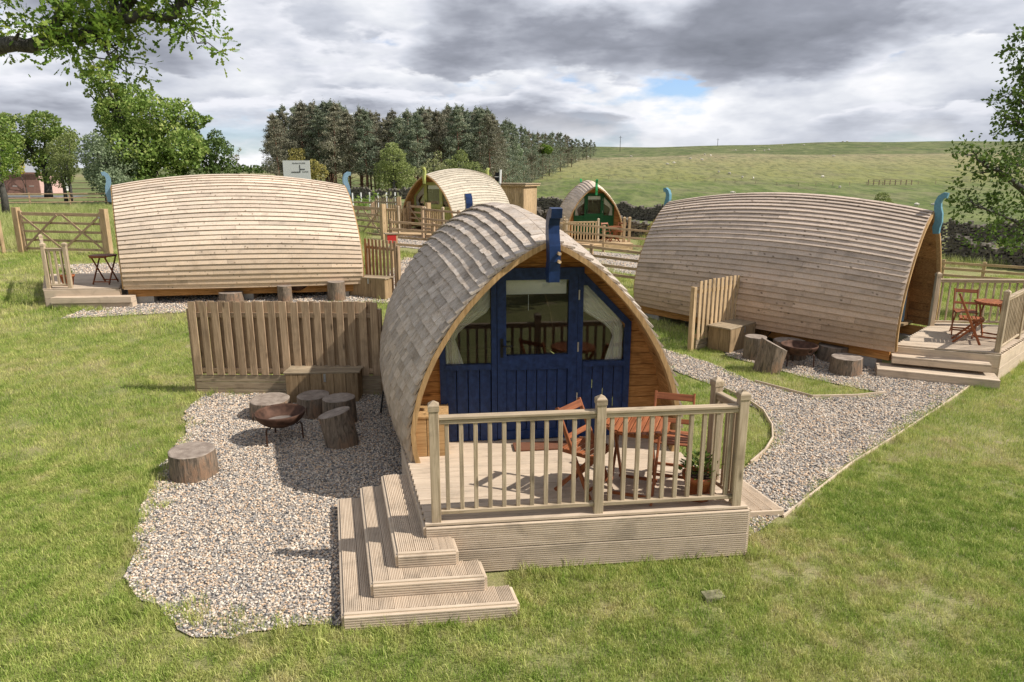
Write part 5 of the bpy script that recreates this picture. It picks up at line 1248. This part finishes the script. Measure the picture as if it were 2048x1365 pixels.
# overhanging oak bough, top left: tree stands left of the view
def bough(name, label, root, limbs, leafc, leaf, mat, seed, trunk=None, shape='lobed', per=26, sp=.16):
    T = empty(name, root, 0, label, 'tree'); mb = MB(); rr = random.Random(seed); r = np.random.default_rng(seed); R0 = Vector(root)
    if trunk: mb.tube([Vector(p) - R0 for p in trunk[0]], trunk[1], 12)
    cl = []
    for pts, r0, r1, dens in limbs:
        P = [Vector(p) - R0 for p in pts]; n = len(P)
        # subdivide with wobble
        Q = []
        for i in range(n - 1):
            for k in range(4): Q.append(P[i].lerp(P[i + 1], k / 4) + Vector((rr.uniform(-1, 1), rr.uniform(-1, 1), rr.uniform(-1, 1))) * r0 * .5)
        Q.append(P[-1]); mb.tube(Q, [r0 + (r1 - r0) * i / (len(Q) - 1) for i in range(len(Q))], 7)
        for i, q in enumerate(Q):
            for k in range(dens):
                d = Vector((rr.uniform(-1, 1), rr.uniform(-1, 1), rr.uniform(-.45, 1))).normalized(); L = rr.uniform(.12, .5) * leafc; e_ = q + d * L; m_ = q.lerp(e_, .5) + Vector((0, 0, rr.uniform(-.04, .06)))
                mb.tube([q, m_, e_], [max(r1, .006) * .9, .005, .002], 4, False); cl.append((e_, rr.random()))
    pts = []
    for e_, k in cl:
        if k < .86: pts.append(r.normal(size=(per, 3)) * sp * (.5 + k * .6) + np.array(e_))
    ob('crown', leafmesh('crown', np.concatenate(pts), leaf, mat, seed, shape), T); mb.build('branch', 'treebark', T, True); return T
bough('oak_tree', 'leafy mossy oak bough hanging into the top left of the view', (-8.6, 6.4, 0), [
    ([(-8.3, 6.4, 4.3), (-5.4, 6.4, 4.42), (-4.55, 6.5, 4.58), (-4.05, 6.5, 4.66), (-3.68, 6.5, 4.74)], .10, .04, 1),
    ([(-3.9, 6.5, 4.70), (-3.5, 6.5, 4.82), (-2.97, 6.5, 4.87), (-2.85, 6.5, 4.98), (-2.6, 6.5, 5.08), (-2.3, 6.5, 5.3)], .05, .012, 2),
    ([(-4.05, 6.5, 4.68), (-3.95, 6.5, 4.9), (-4.1, 6.45, 5.15), (-4.3, 6.4, 5.6)], .05, .03, 2),
    ([(-3.6, 6.5, 4.8), (-3.35, 6.55, 5.0), (-3.1, 6.5, 5.3), (-2.9, 6.5, 5.7)], .045, .03, 3),
    ([(-5.6, 6.4, 4.5), (-4.9, 6.6, 4.85), (-4.6, 6.6, 5.1), (-4.5, 6.6, 5.6)], .06, .03, 4),
    ([(-3.75, 6.5, 4.72), (-3.6, 6.45, 4.62), (-3.5, 6.4, 4.45)], .02, .006, 3),
    ([(-2.95, 6.5, 4.87), (-2.8, 6.45, 4.75), (-2.75, 6.4, 4.62)], .012, .004, 1)],
    .75, .072, 'leaf_bright', 51, trunk=([(-8.6, 6.4, -.3), (-8.6, 6.4, 2), (-8.4, 6.4, 4.1), (-8.6, 6.5, 6.5), (-8.4, 6.6, 9)], [.5, .38, .34, .26, .15]), per=30, sp=.11)
bough('hawthorn_tree', 'spreading tree leaning in from the right edge with drooping lower branches', (14.2, 17, 0), [
    ([(14.0, 17, 2.6), (12.8, 16.8, 2.75), (12.0, 16.5, 3.2), (11.5, 16.3, 3.5), (10.9, 16.2, 3.75), (10.5, 16.2, 3.95)], .12, .02, 2),
    ([(13.6, 17, 3.6), (12.4, 16.8, 3.7), (11.4, 16.3, 3.75), (10.8, 16.2, 3.55)], .07, .015, 2),
    ([(13.5, 17, 2.2), (12.2, 16.6, 2.35), (11.5, 16.3, 2.6), (10.9, 16.2, 2.8), (10.6, 16.1, 2.9)], .06, .012, 2),
    ([(13.4, 17, 1.6), (12.2, 16.6, 1.8), (11.4, 16.3, 2.0), (10.7, 16.1, 2.2)], .05, .01, 2),
    ([(13.8, 17, 4.4), (12.6, 16.8, 4.7), (11.9, 16.5, 5.0), (11.4, 16.4, 5.3)], .07, .015, 2),
    ([(13.8, 17, 5.2), (12.8, 16.8, 5.7), (12.0, 16.5, 6.1), (11.5, 16.4, 6.4)], .07, .015, 4),
    ([(13.8, 17, 3.9), (12.5, 16.8, 4.2), (11.9, 16.5, 4.6), (11.35, 16.4, 4.75)], .07, .015, 4),
    ([(12.8, 16.8, 4.6), (12.0, 16.6, 5.2), (11.6, 16.5, 5.7)], .05, .015, 4)],
    1.0, .10, 'leaf_right', 52, trunk=([(14.2, 17, -.3), (14.1, 17, 2.6), (13.9, 17, 5.0), (14, 17, 8)], [.3, .24, .18, .06]), shape='quad', per=32, sp=.16)
# garden trees behind the viewpoint (mirrored in the door glass)
for i, (x, y, s) in enumerate(((-5.5, -4.5, .62), (1.9, -3.4, .52), (5.4, -4.2, .62), (-1.6, -4.6, .5), (9.5, -6, .8), (-2.5, -11, 1.1))):
    tree('leafy tree standing behind the viewpoint, number %s along the row' % ('one', 'two', 'three', 'four', 'five', 'six')[i], 'tree', x, y, rb_blobs(9, 2.6 * s, 2.4 * s, .9, 5.6 * s, 1.7 * s, 90 + i), .22, 'leaf_bright' if i % 2 else 'leaf_dark', 170, 1.6, .2, 90 + i, z=0)
print('pines', pn, 'objects', len(bpy.data.objects))
